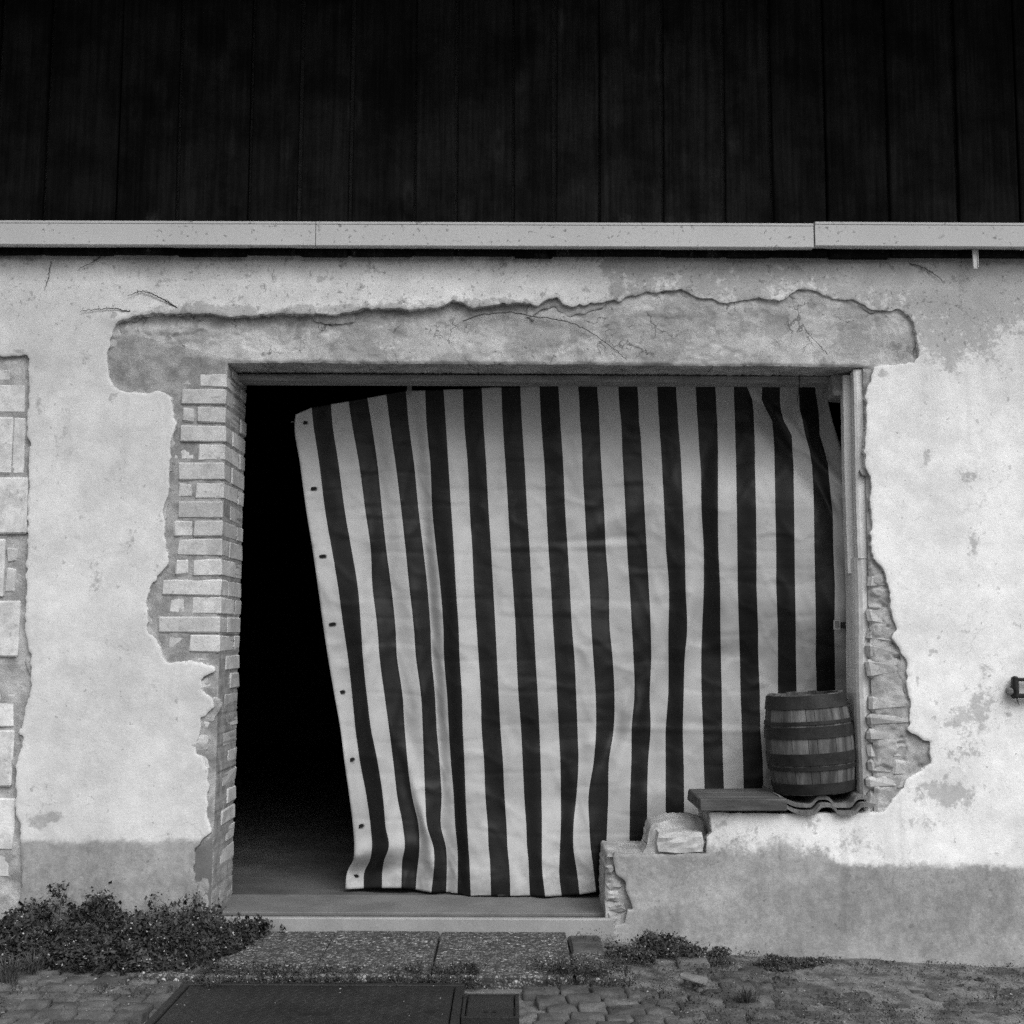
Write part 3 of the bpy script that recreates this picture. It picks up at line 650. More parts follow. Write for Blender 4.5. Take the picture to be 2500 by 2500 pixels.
while y > -1.26:
    dy = rng.uniform(.078, .098); x = -2.45 + (row % 2) * .055 + rng.uniform(-.02, .02)
    while x < 2.4:
        dx = rng.uniform(.082, .125); cx, cy = x + dx / 2, y - dy / 2; x += dx
        if cx < mcl - .05 and cy > -.40: continue
        if mcl - .05 < cx < mcr + .06 and (cy > -1.25 or True): continue
        if mcr < cx < .62 and cy > -.60: continue
        if cx > 1.15 and cy > -.28: continue
        if cx > .5 and cx < 1.15 and cy > -.22: continue
        if cx > .95 and rng.random() < .25: continue
        if nset > 298: break
        sett(cx, cy, dx * .955, dy * .95, rng.normal(0, .05) + .02, rng.normal(0, .003) - .006 * float(ss(.7, 1.2, cx))); nset += 1
    y -= dy; row += 1

# cast-iron covers
zc_ = float(zg(-.5, -.8))
mc = empty('manhole_cover', ((mcl + .2), -.85, zc_), 'large dark rectangular iron access cover in front of the paving slabs', 'cover')
m0, m1 = mcl, atZ(1118, 2420, zc_)[0]; my1 = atZ(800, 2418, zc_)[1]; my0 = my1 - .62
MB().box(m0 + .012, m1 - .012, my0 + .012, my1 - .012, zc_ - .06, zc_ + .016, .003).build('plate', CASTIRON, mc)
f = MB(); f.box(m0 - .02, m0 + .008, my0, my1, zc_ - .07, zc_ + .018, .003); f.box(m1 - .008, m1 + .02, my0, my1, zc_ - .07, zc_ + .018, .003)
f.box(m0 - .02, m1 + .02, my1 - .008, my1 + .018, zc_ - .07, zc_ + .020, .003); f.box(m0 - .02, m1 + .02, my0 - .018, my0 + .008, zc_ - .07, zc_ + .018, .003); f.build('frame', CASTIRON, mc)
slotm = mat('painted_hole_shade', .008, .012, 10, .1, 100, 0, 60, .95)  # near-black colour painted for the shade inside slots and holes; nothing is cut
for (a, b, pyy) in [(728, 806, 2475), (1038, 1062, 2469)]:
    q0, q1 = atZ(a, pyy, zc_ + .017), atZ(b, pyy, zc_ + .017)
    MB().box(q0[0], q1[0], q0[1] - .012, q0[1] + .010, zc_ + .012, zc_ + .0175, .001).build('lifting_slot_shade', slotm, mc)
rb = MB()
for k in range(40):
    for j in range(22):
        x_ = m0 + .03 + (m1 - m0 - .06) * (k + .5 * (j % 2)) / 40; y_ = my0 + .03 + (my1 - my0 - .06) * j / 22
        s_ = .007 * (1 if (k + j) % 2 else -1)
        rb.add([(x_ - .007, y_ - s_ - .002, zc_ + .0155), (x_ + .007, y_ + s_ - .002, zc_ + .0155), (x_ + .007, y_ + s_ + .002, zc_ + .0155), (x_ - .007, y_ - s_ + .002, zc_ + .0155), (x_ - .005, y_ - s_ * .7, zc_ + .0174), (x_ + .005, y_ + s_ * .7, zc_ + .0174)], [(0, 1, 5, 4), (2, 3, 4, 5), (1, 2, 5), (3, 0, 4)])
rb.build('tread_pattern', CASTIRON, mc, kind='stuff')
s_a, s_b = atZ(1137, 2442, zc_)[0], atZ(1262, 2442, zc_)[0]; sy1 = atZ(1200, 2442, zc_)[1]; sy0 = atZ(1200, 2498, zc_)[1]
smc = empty('inspection_cover', ((s_a + s_b) / 2, sy1 - .08, zc_), 'small square iron cover with two lifting holes beside the larger cover', 'cover')
MB().box(s_a + .008, s_b - .010, sy0 + .008, sy1 - .008, zc_ - .06, zc_ + .016, .003).build('plate', CASTIRON, smc)
f = MB(); f.box(s_a - .006, s_a + .004, sy0, sy1, zc_ - .06, zc_ + .019, .002); f.box(s_b - .006, s_b + .006, sy0, sy1, zc_ - .06, zc_ + .019, .002)
f.box(s_a - .006, s_b + .006, sy1 - .004, sy1 + .006, zc_ - .06, zc_ + .019, .002); f.box(s_a - .006, s_b + .006, sy0 - .006, sy0 + .004, zc_ - .06, zc_ + .019, .002); f.build('frame', CASTIRON, smc)
for a in (1186, 1207):
    q = atZ(a, 2469, zc_ + .017); V = [(q[0], q[1], zc_ + .0172)] + [(q[0] + .008 * math.cos(t), q[1] + .011 * math.sin(t), zc_ + .0172) for t in np.linspace(0, 2 * math.pi, 12, endpoint=False)]
    link('lifting_hole_shade', mesh('lifting_hole_shade', V, [(0, 1 + k, 1 + (k + 1) % 12) for k in range(12)]), slotm, smc)

# ================================================================== STRIPED CURTAIN
E = {  # photo x of every stripe edge, at rows of the photo
1027: [720,764,811,858,906,951,997,1041,1088,1133,1180,1227,1274,1321,1368,1416,1463,1516,1560,1609,1655,1703,1751,1794,1840,1886,1913,1960,2000,2032],
1135: [733,780,827,877,922,966,1011,1051,1095,1142,1187,1234,1281,1329,1375,1422,1468,1521,1568,1616,1663,1710,1753,1797,1843,1891,1937,1983,2021,2064],
1248: [748,794,842,892,933,980,1022,1056,1102,1147,1193,1241,1287,1334,1380,1428,1475,1527,1574,1622,1668,1713,1753,1799,1846,1893,1939,1987,2033,2082],
1340: [763,810,858,905,943,990,1033,1065,1108,1153,1199,1246,1293,1339,1386,1433,1479,1531,1579,1626,1672,1718,1754,1800,1847,1895,1940,1988,2034,2085],
1430: [776,825,873,909,955,999,1043,1075,1113,1157,1204,1252,1298,1345,1391,1439,1486,1537,1584,1633,1674,1718,1758,1801,1847,1895,1941,1990,2038,2086],
1540: [791,840,882,922,966,1011,1051,1083,1120,1164,1210,1259,1304,1351,1397,1444,1489,1543,1589,1632,1677,1714,1759,1804,1851,1899,1943,1992,2037,2086],
1600: [800,849,886,926,969,1015,1053,1084,1122,1168,1213,1261,1307,1355,1402,1448,1495,1546,1590,1632,1672,1712,1760,1806,1851,1899,1943,1991,2038,2086],
1700: [817,860,896,939,983,1028,1062,1092,1128,1174,1218,1266,1313,1360,1407,1454,1500,1549,1586,1631,1669,1713,1762,1808,1855,1899,1945,1994,2039,2087],
1780: [831,868,906,950,988,1032,1066,1096,1130,1176,1222,1272,1317,1364,1410,1455,1498,1542,1588,1625,1667,1716,1763,1811,1856,1902,1947,1995,2040,2088],
1860: [841,879,922,960,995,1035,1073,1101,1134,1182,1228,1276,1320,1368,1412,1449,1487,1541,1582,1625,1669,1718,1765,1814,1862,1905,1950,1997,2042,2089],
1945: [853,895,935,970,1007,1038,1078,1108,1137,1185,1232,1280,1322,1369,1407,1437,1485,1538,1580,1625,1670,1720,1768,1816,1864,1907,1952,1999,2044,2090],
2020: [862,905,942,984,1023,1043,1077,1112,1141,1191,1237,1285,1323,1369,1400,1439,1482,1537,1580,1625,1670,1720,1769,1817,1865,1909,1953,2000,2045,2090],
2070: [865,908,949,988,1024,1058,1089,1117,1144,1193,1239,1287,1323,1367,1400,1442,1480,1536,1580,1625,1670,1720,1769,1817,1865,1909,1953,2000,2045,2090],
2100: [862,903,938,982,1022,1060,1091,1118,1146,1196,1242,1290,1323,1366,1404,1446,1480,1536,1580,1625,1670,1720,1769,1817,1865,1909,1953,2000,2045,2090],
2125: [849,891,934,981,1019,1059,1091,1118,1147,1197,1244,1291,1324,1365,1408,1449,1479,1536,1580,1625,1670,1720,1769,1817,1865,1909,1953,2000,2045,2090]}
TOPX = [722,761,808,851,897,943,991,1038,1083,1130,1176,1224,1270,1317,1363,1410,1457,1509,1555,1603,1650,1697,1745,1791,1817,1861,1904,1949,1987,2016]
TOPY = [1012,995,987,980,972,963,954,953,951,950,947,945,943,941,937,932,930,928,928,928,928,928,928,928,930,931,931,930,928,930]
BOTX = [843,888,933,980,1015,1053,1089,1117,1150,1199,1246,1294,1331,1371,1415,1455,1478] + E[2125][17:]
BOTY = [2171,2169,2168,2168,2172,2179,2185,2191,2195,2194,2191,2189,2189,2187,2184,2177,2172] + [2170] * 13
XTRA = {975: {15:[1414,1460,1511,1558,1606,1652,1700,1748,1792,1837,1859,1904,1951,1994,2021]}, 1000: {15:[1415,1462,1513,1559,1607,1654,1701,1749,1793,1839,1871,1906,1952,1998,2026]},
        1063: {15:[1419,1465,1518,1564,1611,1658,1705,1752,1795,1842,1888,1933,1966,2001,2044]}, 1099: {15:[1421,1466,1519,1566,1614,1661,1707,1753,1796,1843,1890,1935,1976,2012,2054]}}
NE = 30
def edge_x(i, py):
    k = [(TOPY[i], TOPX[i])] + [(r, E[r][i]) for r in E if r > TOPY[i] + 4] + [(r, XTRA[r][15][i - 15]) for r in XTRA if i >= 15] + [(BOTY[i], BOTX[i])]
    k = sorted(set(k)); ks = np.array([a for a, _ in k], float); xv = np.array([b for _, b in k], float)
    # cubic (Catmull-Rom) through the measured rows
    m = np.gradient(xv, ks); j = np.clip(np.searchsorted(ks, py) - 1, 0, len(ks) - 2); h = ks[j + 1] - ks[j]; t = (py - ks[j]) / h
    if i >= 23: return np.interp(py, ks, xv)
    return (2 * t**3 - 3 * t**2 + 1) * xv[j] + (t**3 - 2 * t**2 + t) * h * m[j] + (-2 * t**3 + 3 * t**2) * xv[j + 1] + (t**3 - t**2) * h * m[j + 1]
NR, SUB = 230, 7
T = np.linspace(0, 1, NR)
EPY = np.array([TOPY[i] + (BOTY[i] - TOPY[i]) * T for i in range(NE)])         # NE x NR
EPX = np.array([edge_x(i, EPY[i]) for i in range(NE)])
wid = np.diff(EPX, axis=0)                                                      # a stripe seen narrower than it is turns away from us
full = 47.5
sgn = np.array([1, -1, 1, 1, -1, 1, -1, -1, 1, -1, 1, -1, 1, -1, -1, 1, -1, 1, 1, -1, 1, -1, 1, -1, 1, -1, 1, 1, -1])
step = np.sqrt(np.clip(full ** 2 - np.minimum(wid, full) ** 2, 0, None)) * .00162 * sgn[:, None] * .8
ker = np.exp(-np.linspace(-2, 2, 9) ** 2); ker /= ker.sum()
step = np.array([np.convolve(np.pad(s, 4, 'edge'), ker, 'valid') for s in step])
dep = np.vstack([np.zeros((1, NR)), np.cumsum(step, 0)]); dep -= np.linspace(0, 1, NE)[:, None] * dep[-1:, :]
dep -= np.array([np.convolve(np.pad(d, 7, 'edge'), np.ones(15) / 15, 'valid') for d in dep.T]).T * .85
dep = np.clip(dep, -.045, .045)
nC = (NE - 1) * SUB + 1
ci = np.linspace(0, NE - 1, nC)
# smooth (cosine) interpolation of depth, linear for the picture position
PXg = np.array([[np.interp(c, np.arange(NE), EPX[:, r]) for c in ci] for r in range(NR)])
PYg = np.array([[np.interp(c, np.arange(NE), EPY[:, r]) for c in ci] for r in range(NR)])
i0 = np.clip(ci.astype(int), 0, NE - 2); tt = ci - i0; sm = tt * tt * (3 - 2 * tt)
DG = np.array([dep[i0, r] * (1 - sm) + dep[i0 + 1, r] * sm for r in range(NR)])
def ridge(p0, p1, w, amp, fade=120):
    global DG
    d = np.array(p1, float) - p0; L_ = np.hypot(*d); d /= L_
    s = (PXg - p0[0]) * d[0] + (PYg - p0[1]) * d[1]; n = (PXg - p0[0]) * -d[1] + (PYg - p0[1]) * d[0]
    DG += amp * np.exp(-(n / w) ** 2) * ss(-fade, fade * .3, s) * ss(L_ + fade, L_ - fade * .3, s)
for a in [((1810,925),(2070,1200),13,-.045,60),((1830,985),(2070,1290),18,.034,60),((1960,1010),(2080,1340),14,-.026,60),((1700,1250),(1760,960),22,.014,120),((1000,960),(1050,1260),18,.012,100),
          ((1040,1250),(1080,1900),16,.014,120),((985,1820),(1060,2110),14,-.022,50),((1440,1300),(1580,1230),22,-.014,60),((1340,1330),(1540,1310),10,.006,60),((1420,1960),(1560,1640),26,.018,80),
          ((1500,1890),(1590,1650),22,-.016,80),((1640,1600),(1690,1440),20,-.016,70),((870,2090),(1020,2060),26,-.020,40),((850,2125),(1000,2120),22,.020,40),((1540,1790),(1900,1760),40,.008,90),
          ((800,1600),(960,1560),16,.005,50),((1180,1950),(1200,2170),24,-.01,80),((1990,1120),(2075,1440),24,.02,60),((2030,1480),(2085,1640),20,-.014,60)]:
    ridge(*a)
DG += fbm(PXg / 90, PYg / 150, 121, 3) * .010 + fbm(PXg / 34, PYg / 40, 123, 3) * .0028
def crease(x, y, sd): return (1 - np.abs(2 * vn(x, y, sd) - 1)) ** 6
DG += -.0055 * crease(PXg / 70 + PYg / 160, PYg / 120 - PXg / 300, 201) - .004 * crease(PXg / 45 - PYg / 140, PYg / 90, 203) + .003 * crease(PXg / 160, PYg / 38, 205)
DG += -.006 * np.exp(-((PYg - 1775 - .03 * (PXg - 1500)) / 9) ** 2) * ss(1420, 1560, PXg) - .005 * np.exp(-((PYg - 1335 + .02 * (PXg - 1300)) / 8) ** 2) * ss(1180, 1260, PXg) * ss(1640, 1500, PXg)
DG += -.028 * ss(1150, 2190, PYg) * np.exp(-((PXg - 1250) / 280) ** 2) + .05 * ss(1900, 2170, PYg) * ss(1050, 860, PXg)
YC = .405 + DG
YC = np.where(PXg > 1700, np.maximum(YC, .375), YC)
YC = YC - .18 * np.clip((PXg - 1480) / 560, 0, 1) * ss(1060, 1250, PYg) * ss(1700, 1440, PYg)
YC = .335 + (YC - .335) * ss(915, 1010, PYg)                                     # hangs from the back of the head beam
P = atY(PXg.ravel(), PYg.ravel(), YC.ravel())
P[:, 2] = np.maximum(P[:, 2], .052)
Fc, mi = [], []
for r_ in range(NR - 1):
    for k in range(nC - 1):
        a = r_ * nC + k; Fc.append((a, a + nC, a + nC + 1, a + 1)); mi.append((k // SUB) % 2)
CUR = empty('striped_curtain', tuple(at(1300, 2185, .4)), 'black and white striped tarpaulin curtain hanging across the wide doorway', 'curtain')
me = mesh('cloth', P, Fc); me.materials.append(CLOTHW); me.materials.append(CLOTHD); me.polygons.foreach_set('material_index', mi)
cl = link('cloth', me, [CLOTHW, CLOTHD], CUR, smooth=True)
sol = cl.modifiers.new('thickness', 'SOLIDIFY'); sol.thickness = .0015; sol.offset = 1
def curtain_pt(px, py):
    k = np.argmin((PXg - px) ** 2 + (PYg - py) ** 2); Y = YC.ravel()[k]; return at(px, py, Y - .006)
for (ex, ey, ang) in [(742,1032,.1),(765,1193,.1),(788,1358,.1),(812,1524,.15),(834,1690,.3),(857,1855,.35),(880,2017,.35),(867,2139,.1)]:
    p = curtain_pt(ex, ey); e_ = MB(); n = 16; ri, ro = [], []
    for k in range(n):
        t = 2 * math.pi * k / n; u, w = math.cos(t), math.sin(t); sq = lambda v: math.copysign(abs(v) ** .7, v)
        for lst, A_, B_ in ((ri, .0145, .0066), (ro, .0175, .0090)):
            x_, z_ = sq(u) * A_, sq(w) * B_; lst.append((p[0] + x_ * math.cos(ang) - z_ * math.sin(ang), p[2] + x_ * math.sin(ang) + z_ * math.cos(ang)))
    V = [(x, p[1] + .003, z) for x, z in ro] + [(x, p[1], z) for x, z in ri]; Fq = [(k, (k + 1) % n, n + (k + 1) % n, n + k) for k in range(n)]
    ey_ = link('eyelet', mesh('eyelet', V, Fq), STRAP, CUR)
    link('opening', mesh('opening', [(x, p[1] + .001, z) for x, z in ri], [tuple(range(n))[::-1]]), slotm, ey_)  # filled near-black disc, painting the darkness seen through the eyelet
# tie strap at the top, loose cord at the corner, metal buckle at the right post
q0, q1 = at(999, 928, .33), at(1000, 956, .345)
MB().box(q0[0] - .009, q0[0] + .011, .328, .331, q1[2] - .02, q0[2] + .03, .001).build('tie_strap', STRAP, CUR)
pc = curtain_pt(742, 1032)
MB().tube([pc, pc + np.array([-.02, -.004, .002]), pc + np.array([-.055, .0, .003])], .0016, 5).build('cord', STRAP, CUR)
BUCK = mat('dull_buckle_metal', .34, .44, 20, .1, 200, .2, 60, .6)
bk = curtain_pt(2052, 1526); bu = MB(); by = bk[1] - .012
bu.box(bk[0] - .031, bk[0] - .025, by, by + .006, bk[2] - .019, bk[2] + .019, .002); bu.box(bk[0] - .008, bk[0] - .003, by, by + .006, bk[2] - .019, bk[2] + .019, .002)
bu.box(bk[0] - .031, bk[0] - .003, by + .0005, by + .0065, bk[2] + .014, bk[2] + .020, .002); bu.box(bk[0] - .031, bk[0] - .003, by + .0005, by + .0065, bk[2] - .020, bk[2] - .014, .002)
bo = bu.build('buckle', BUCK, CUR)
MB().box(bk[0] - .006, bk[0] + .05, by + .008, by + .011, bk[2] - .012, bk[2] + .012, .001).build('webbing', IRON, bo)

# ================================================================== BARREL ON ROOF TILES, BOARD
tz = zld
tx0, tx1 = at(1906, 1970, .0)[0], at(2124, 1970, .0)[0]
def roof_tile(label, z, dx, y0, y1, sx):
    n = 64; xs_ = np.linspace(0, tx1 - tx0, n); h = lambda x: (.030 * np.exp(-(((x - .168) / .036) ** 4)) + .032 * np.exp(-(((x - .320) / .036) ** 4)) + .03 * np.exp(-((x + .005) / .045) ** 2)) * 1.0
    hh = h(xs_); V = []; ys = np.linspace(y0, y1, 6); th = .0145
    for yy in ys:
        for k in range(n): V.append((tx0 + dx + xs_[k], yy + rng.normal(0, .0008), z + hh[k] + th))
        for k in range(n): V.append((tx0 + dx + xs_[k], yy, z + hh[k]))
    Fc = []; m = 2 * n
    for i in range(len(ys) - 1):
        for k in range(n - 1):
            Fc.append((i * m + k, i * m + k + 1, (i + 1) * m + k + 1, (i + 1) * m + k)); Fc.append((i * m + n + k + 1, i * m + n + k, (i + 1) * m + n + k, (i + 1) * m + n + k + 1))
        Fc.append((i * m, (i + 1) * m, (i + 1) * m + n, i * m + n)); Fc.append((i * m + n - 1, i * m + 2 * n - 1, (i + 1) * m + 2 * n - 1, (i + 1) * m + n - 1))
    for i, fl_ in ((0, 0), (len(ys) - 1, 1)):
        for k in range(n - 1):
            q = (i * m + k, i * m + n + k, i * m + n + k + 1, i * m + k + 1); Fc.append(q if not fl_ else q[::-1])
    o = bpy.data.objects.new('roof_tile', mesh('roof_tile', V, Fc)); COL.objects.link(o); o.data.materials.append(TILE); tag(o, label, 'tile', 'wavy roof tiles under the barrel'); return o
roof_tile('lower of the two wavy clay roof tiles, lying directly on the ledge', tz + .001, .002, -.022, .30, 1)
roof_tile('upper of the two wavy clay roof tiles, right under the barrel', tz + .0255, -.004, .008, .31, 1)

bc = np.array([at(1988, 1935, .135)[0],   .140, tz + .073])
BAR = empty('wooden_barrel', tuple(bc), 'small old wooden barrel with dark iron hoops leaning on the ledge', 'barrel')
tilt = Matrix.Translation(Vector(bc)) @ Matrix.Rotation(math.radians(-4.0), 4, 'Y') @ Matrix.Rotation(math.radians(-.6), 4, 'X')
BH = .380
def brad(t): return .147 + .021 * (1 - (2 * t - 1.0) ** 2) + .003 * (1 - t)
NS = 20; offs = np.sort(rng.uniform(-.04, .04, NS))
bnd = [2 * math.pi * (k + rng.uniform(-.22, .22)) / NS for k in range(NS)]
for k in range(NS):
    a0, a1 = bnd[k] + .006, (bnd[(k + 1) % NS] + (2 * math.pi if k == NS - 1 else 0)) - .006; V = []; nz_, na = 9, 4; jt = rng.uniform(-.004, .003)
    for i in range(nz_):
        t = i / (nz_ - 1); R_ = brad(t) + rng.uniform(-.0006, .0006)
        for q in range(na):
            a = a0 + (a1 - a0) * q / (na - 1); V.append((math.cos(a) * R_, math.sin(a) * R_, t * BH + (jt if i == nz_ - 1 else 0)))
        for q in range(na):
            a = a0 + (a1 - a0) * q / (na - 1); V.append((math.cos(a) * (R_ - .02), math.sin(a) * (R_ - .02), t * BH + (jt if i == nz_ - 1 else 0)))
    Fc = []; m = 2 * na
    for i in range(nz_ - 1):
        for q in range(na - 1):
            Fc.append((i * m + q, i * m + q + 1, (i + 1) * m + q + 1, (i + 1) * m + q)); Fc.append((i * m + na + q + 1, i * m + na + q, (i + 1) * m + na + q, (i + 1) * m + na + q + 1))
        Fc.append((i * m + na, i * m, (i + 1) * m, (i + 1) * m + na)); Fc.append((i * m + na - 1, i * m + 2 * na - 1, (i + 1) * m + 2 * na - 1, (i + 1) * m + na - 1))
    for i, s in ((0, 1), (nz_ - 1, 0)):
        for q in range(na - 1):
            f4 = (i * m + q, i * m + q + 1, i * m + na + q + 1, i * m + na + q); Fc.append(f4 if not s else f4[::-1])
    V = [tuple(tilt @ Vector(v)) for v in V]
    MB().add(V, Fc).build('stave', STAVE, BAR)
def hoop(t0, t1, over=.0025):
    n = 72; V = []; Fc = []
    for j, (t, o_) in enumerate(((t0, over), (t0, over + .0022), (t1, over + .0022), (t1, over))):
        for k in range(n):
            a = 2 * math.pi * k / n; R_ = brad(t) + o_; V.append(tuple(tilt @ Vector((math.cos(a) * R_, math.sin(a) * R_, t * BH))))
    for j in range(3):
        for k in range(n): Fc.append((j * n + k, j * n + (k + 1) % n, (j + 1) * n + (k + 1) % n, (j + 1) * n + k))
    MB().add(V, Fc).build('hoop', HOOP, BAR)
for a, b in ((.86, .992), (.565, .680), (.700, .735), (.30, .415), (.245, .282), (.01, .115)): hoop(a, b)
for t in (.04, .965):
    n = 40; V = [tuple(tilt @ Vector((0, 0, t * BH)))] + [tuple(tilt @ Vector((math.cos(2 * math.pi * k / n) * .138, math.sin(2 * math.pi * k / n) * .138, t * BH))) for k in range(n)]
    link('barrel_head', mesh('barrel_head', V, [(0, 1 + k, 1 + (k + 1) % n) for k in range(n)]), STAVE, BAR)

bx0, bx1 = at(1708, 1965, -.04)[0], at(1921, 1968, -.04)[0]
bt, bb = at(1800, 1951, -.04)[2], zld + .014
bo = MB().box(bx0, bx1, -.042, .265, bt - .046, bt, .004, .003).build('wooden_board', BOARD, None, label='short thick weathered wooden board lying across the end of the low ledge', cat='board')
MB().box(bx0 + .06, bx0 + .14, .05, .2, zld - .006, bt - .0465, .004, .003).build('mortar_pad', MORTAR, low)

# ================================================================== SMALL THINGS ON THE WALL
ic = at(2478, 1678, -.03)
IC = empty('iron_clasp', tuple(ic), 'black iron clasp sticking out of the plaster at the right edge', 'clasp')
k = MB(); k.box(ic[0] - .012, ic[0] + .010, -.05, -.012, ic[2] - .042, ic[2] + .042, .008, .002); k.box(ic[0] + .006, ic[0] + .16, -.046, -.018, ic[2] + .024, ic[2] + .036, .004, .001)
k.box(ic[0] + .006, ic[0] + .16, -.046, -.018, ic[2] - .041, ic[2] - .024, .004, .001); k.build('loop', IRON, IC)
k = MB(); k.box(ic[0] - .026, ic[0] - .010, -.045, .012, ic[2] - .028, ic[2] + .000, .006, .003); k.build('stub', STRAP, IC)
k = MB(); k.tube([(ic[0] + .004, -.03, ic[2] - .04), (ic[0] + .012, -.024, ic[2] - .058), (ic[0] + .022, -.010, ic[2] - .068)], .0018, 5); k.build('wire', IRON, IC)
def vine(label, pts, r0_, yo=-.004, twigs=0):
    P_ = [Vector(at(a, b, yo - rng.uniform(0, .004))) for a, b in pts]; fine_ = []
    for i in range(len(P_) - 1):
        for s in range(5): fine_.append(P_[i].lerp(P_[i + 1], s / 5) + Vector((rng.normal(0, .0015), rng.normal(0, .001), rng.normal(0, .0015))))
    fine_.append(P_[-1]); m = MB(); n = len(fine_); m.tube(fine_, [r0_ * (.45 + .55 * i / n) for i in range(n)], 5)
    for _ in range(twigs):
        b = random.choice(fine_); m.tube([b, b + Vector((rng.normal(0, .006), -.002, rng.uniform(.004, .011)))], .0009, 4)
    return m.build('dried_vine', STEM, None, label=label, cat='vine', group='dried vine stems clinging to the plaster')
vine('dried vine stem running level left of the lintel hollow', [(196,759),(230,756),(261,752),(290,754),(318,762),(336,772)], .0026, -.006, 9)
vine('arched dried vine stem above the left end of the lintel', [(313,722),(330,714),(348,710),(370,717),(391,726),(412,738),(440,756)], .0030, -.008, 10)
vine('long dried vine curving down across the middle of the bare lintel', [(1532,880),(1512,862),(1489,844),(1462,824),(1435,807),(1410,794),(1381,784),(1340,777),(1306,772),(1248,762),(1180,766),(1130,784)], .0026, .004, 6)
vine('short dried vine hanging under the metal fascia near the right', [(2299,684),(2280,668),(2261,656),(2240,648),(2222,642)], .0026, -.006, 3)
vine('short dark crack in the plaster below the fascia at far left', [(107,710),(113,692),(120,678),(123,650),(124,638)], .0018, -.004, 2)  # plaster crack drawn as a thin raised stem
vine('dried vine stem slanting under the metal fascia, left part', [(188,662),(205,650),(225,640),(245,628)], .0020, -.010, 3)
vine('thin dried vine across the right part of the lintel', [(1970,812),(1990,832),(2005,848),(2020,866)], .0016, .006, 2)
MB().tube([at(1953, 912, .18), at(1951, 940, .18), at(1946, 986, .185)], .0018, 5).build('hanging_wire', IRON, None, label='short dark wire hanging from the head beam over the curtain', cat='wire')

# ================================================================== PLANTS AND LOOSE BITS
def leafmesh(C, size, tiltmax=1.2, aspect=.55):
    """diamond leaves, folded along the midrib: 4 verts, 2 tris each"""
    n = len(C); az = rng.uniform(0, 2 * math.pi, n); el = rng.uniform(-.3, tiltmax, n); s = size * rng.uniform(.6, 1.3, n)
    d = np.stack([np.cos(az) * np.cos(el), np.sin(az) * np.cos(el), np.sin(el)], 1); side = np.stack([-np.sin(az), np.cos(az), rng.normal(0, .3, n)], 1)
    a = C - d * s[:, None] * .5; b = C + d * s[:, None] * .5; up = np.cross(side, d); m_ = C + up * s[:, None] * .12
    l = m_ + side * s[:, None] * aspect * .5; r_ = m_ - side * s[:, None] * aspect * .5
    V = np.stack([a, l, b, r_], 1).reshape(-1, 3); i = np.arange(n) * 4
    Fq = np.concatenate([np.stack([i, i + 2, i + 1], 1), np.stack([i, i + 3, i + 2], 1)])
    return V, Fq.tolist()
otl = np.array([(-260,2240),(-150,2225),(0,2262),(39,2256),(50,2222),(78,2214),(100,2236),(147,2196),(167,2214),(194,2252),(217,2212),(264,2192),(272,2212),(310,2212),(338,2230),(388,2216),(419,2222),(466,2200),(504,2208),(543,2206),(563,2226),(621,2243),(660,2262),(698,2268)], float)
def bush_h(X):
    px = CEN + X / 4.55 * 2972; py = np.interp(px, otl[:, 0], otl[:, 1]); return np.clip((2276 - py) * .00158, 0, .2)
def bush_pts(n, x0, x1, depthf, hmul=1.0):
    X = rng.uniform(x0, x1, n); u = rng.random(n) ** .9; dmax = depthf(X); Y = -.012 - u * dmax
    prof = np.where(u < .35, 1.0, np.sqrt(np.clip(1 - ((u - .35) / .68) ** 2, 0, 1))) ; h = (bush_h(X) * (1 - .35 * ss(.2, .5, u)) + .05) * prof * np.clip(.70 + .8 * fbm(X * 9, Y * 9, 131, 3), .25, 1.1) * hmul
    Z = zg(X, Y) + h * np.clip(1 - rng.exponential(.22, n), .05, 1.05); return np.stack([X, Y, Z], 1)
dep_f = lambda X: np.interp(X, [-2.6, -2.1, -1.8, -1.5, -1.15, -1.02, -.93], [.45, .50, .50, .50, .56, .5, .12])
BU = empty('creeping_shrub', (-1.6, -.25, 0), 'low dense dark shrub with tiny pale specks along the foot of the left wall', 'shrub')
tips = bush_pts(3100, -2.6, -.92, dep_f)
C = (tips[:, None, :] + rng.normal(0, 1, (len(tips), 11, 3)) * np.array([.013, .013, .012])).reshape(-1, 3); C[:, 1] = np.minimum(C[:, 1], -.004)
V, Fc = leafmesh(C, np.where(rng.random(len(C)) < .5, .021, .012), aspect=.62); link('foliage', mesh('foliage', V, Fc), LEAF, BU, kind='stuff')
fp = tips[rng.random(len(tips)) < .30] + np.array([0, -.008, .014]); V, Fc = leafmesh(fp, .0085, aspect=.9); link('flowers', mesh('flowers', V, Fc), PETAL, BU, kind='stuff')
m = MB()
for t_ in tips[::26]:
    b = Vector((t_[0] + rng.normal(0, .04), min(-.01, t_[1] + rng.normal(0, .03)), float(zg(t_[0], t_[1])) - .01)); m.tube([b, Vector(t_).lerp(b, .5) + Vector((rng.normal(0, .01), rng.normal(0, .01), 0)), Vector(t_)], .0012, 3)
m.build('stem', STEM, BU, kind='stuff')
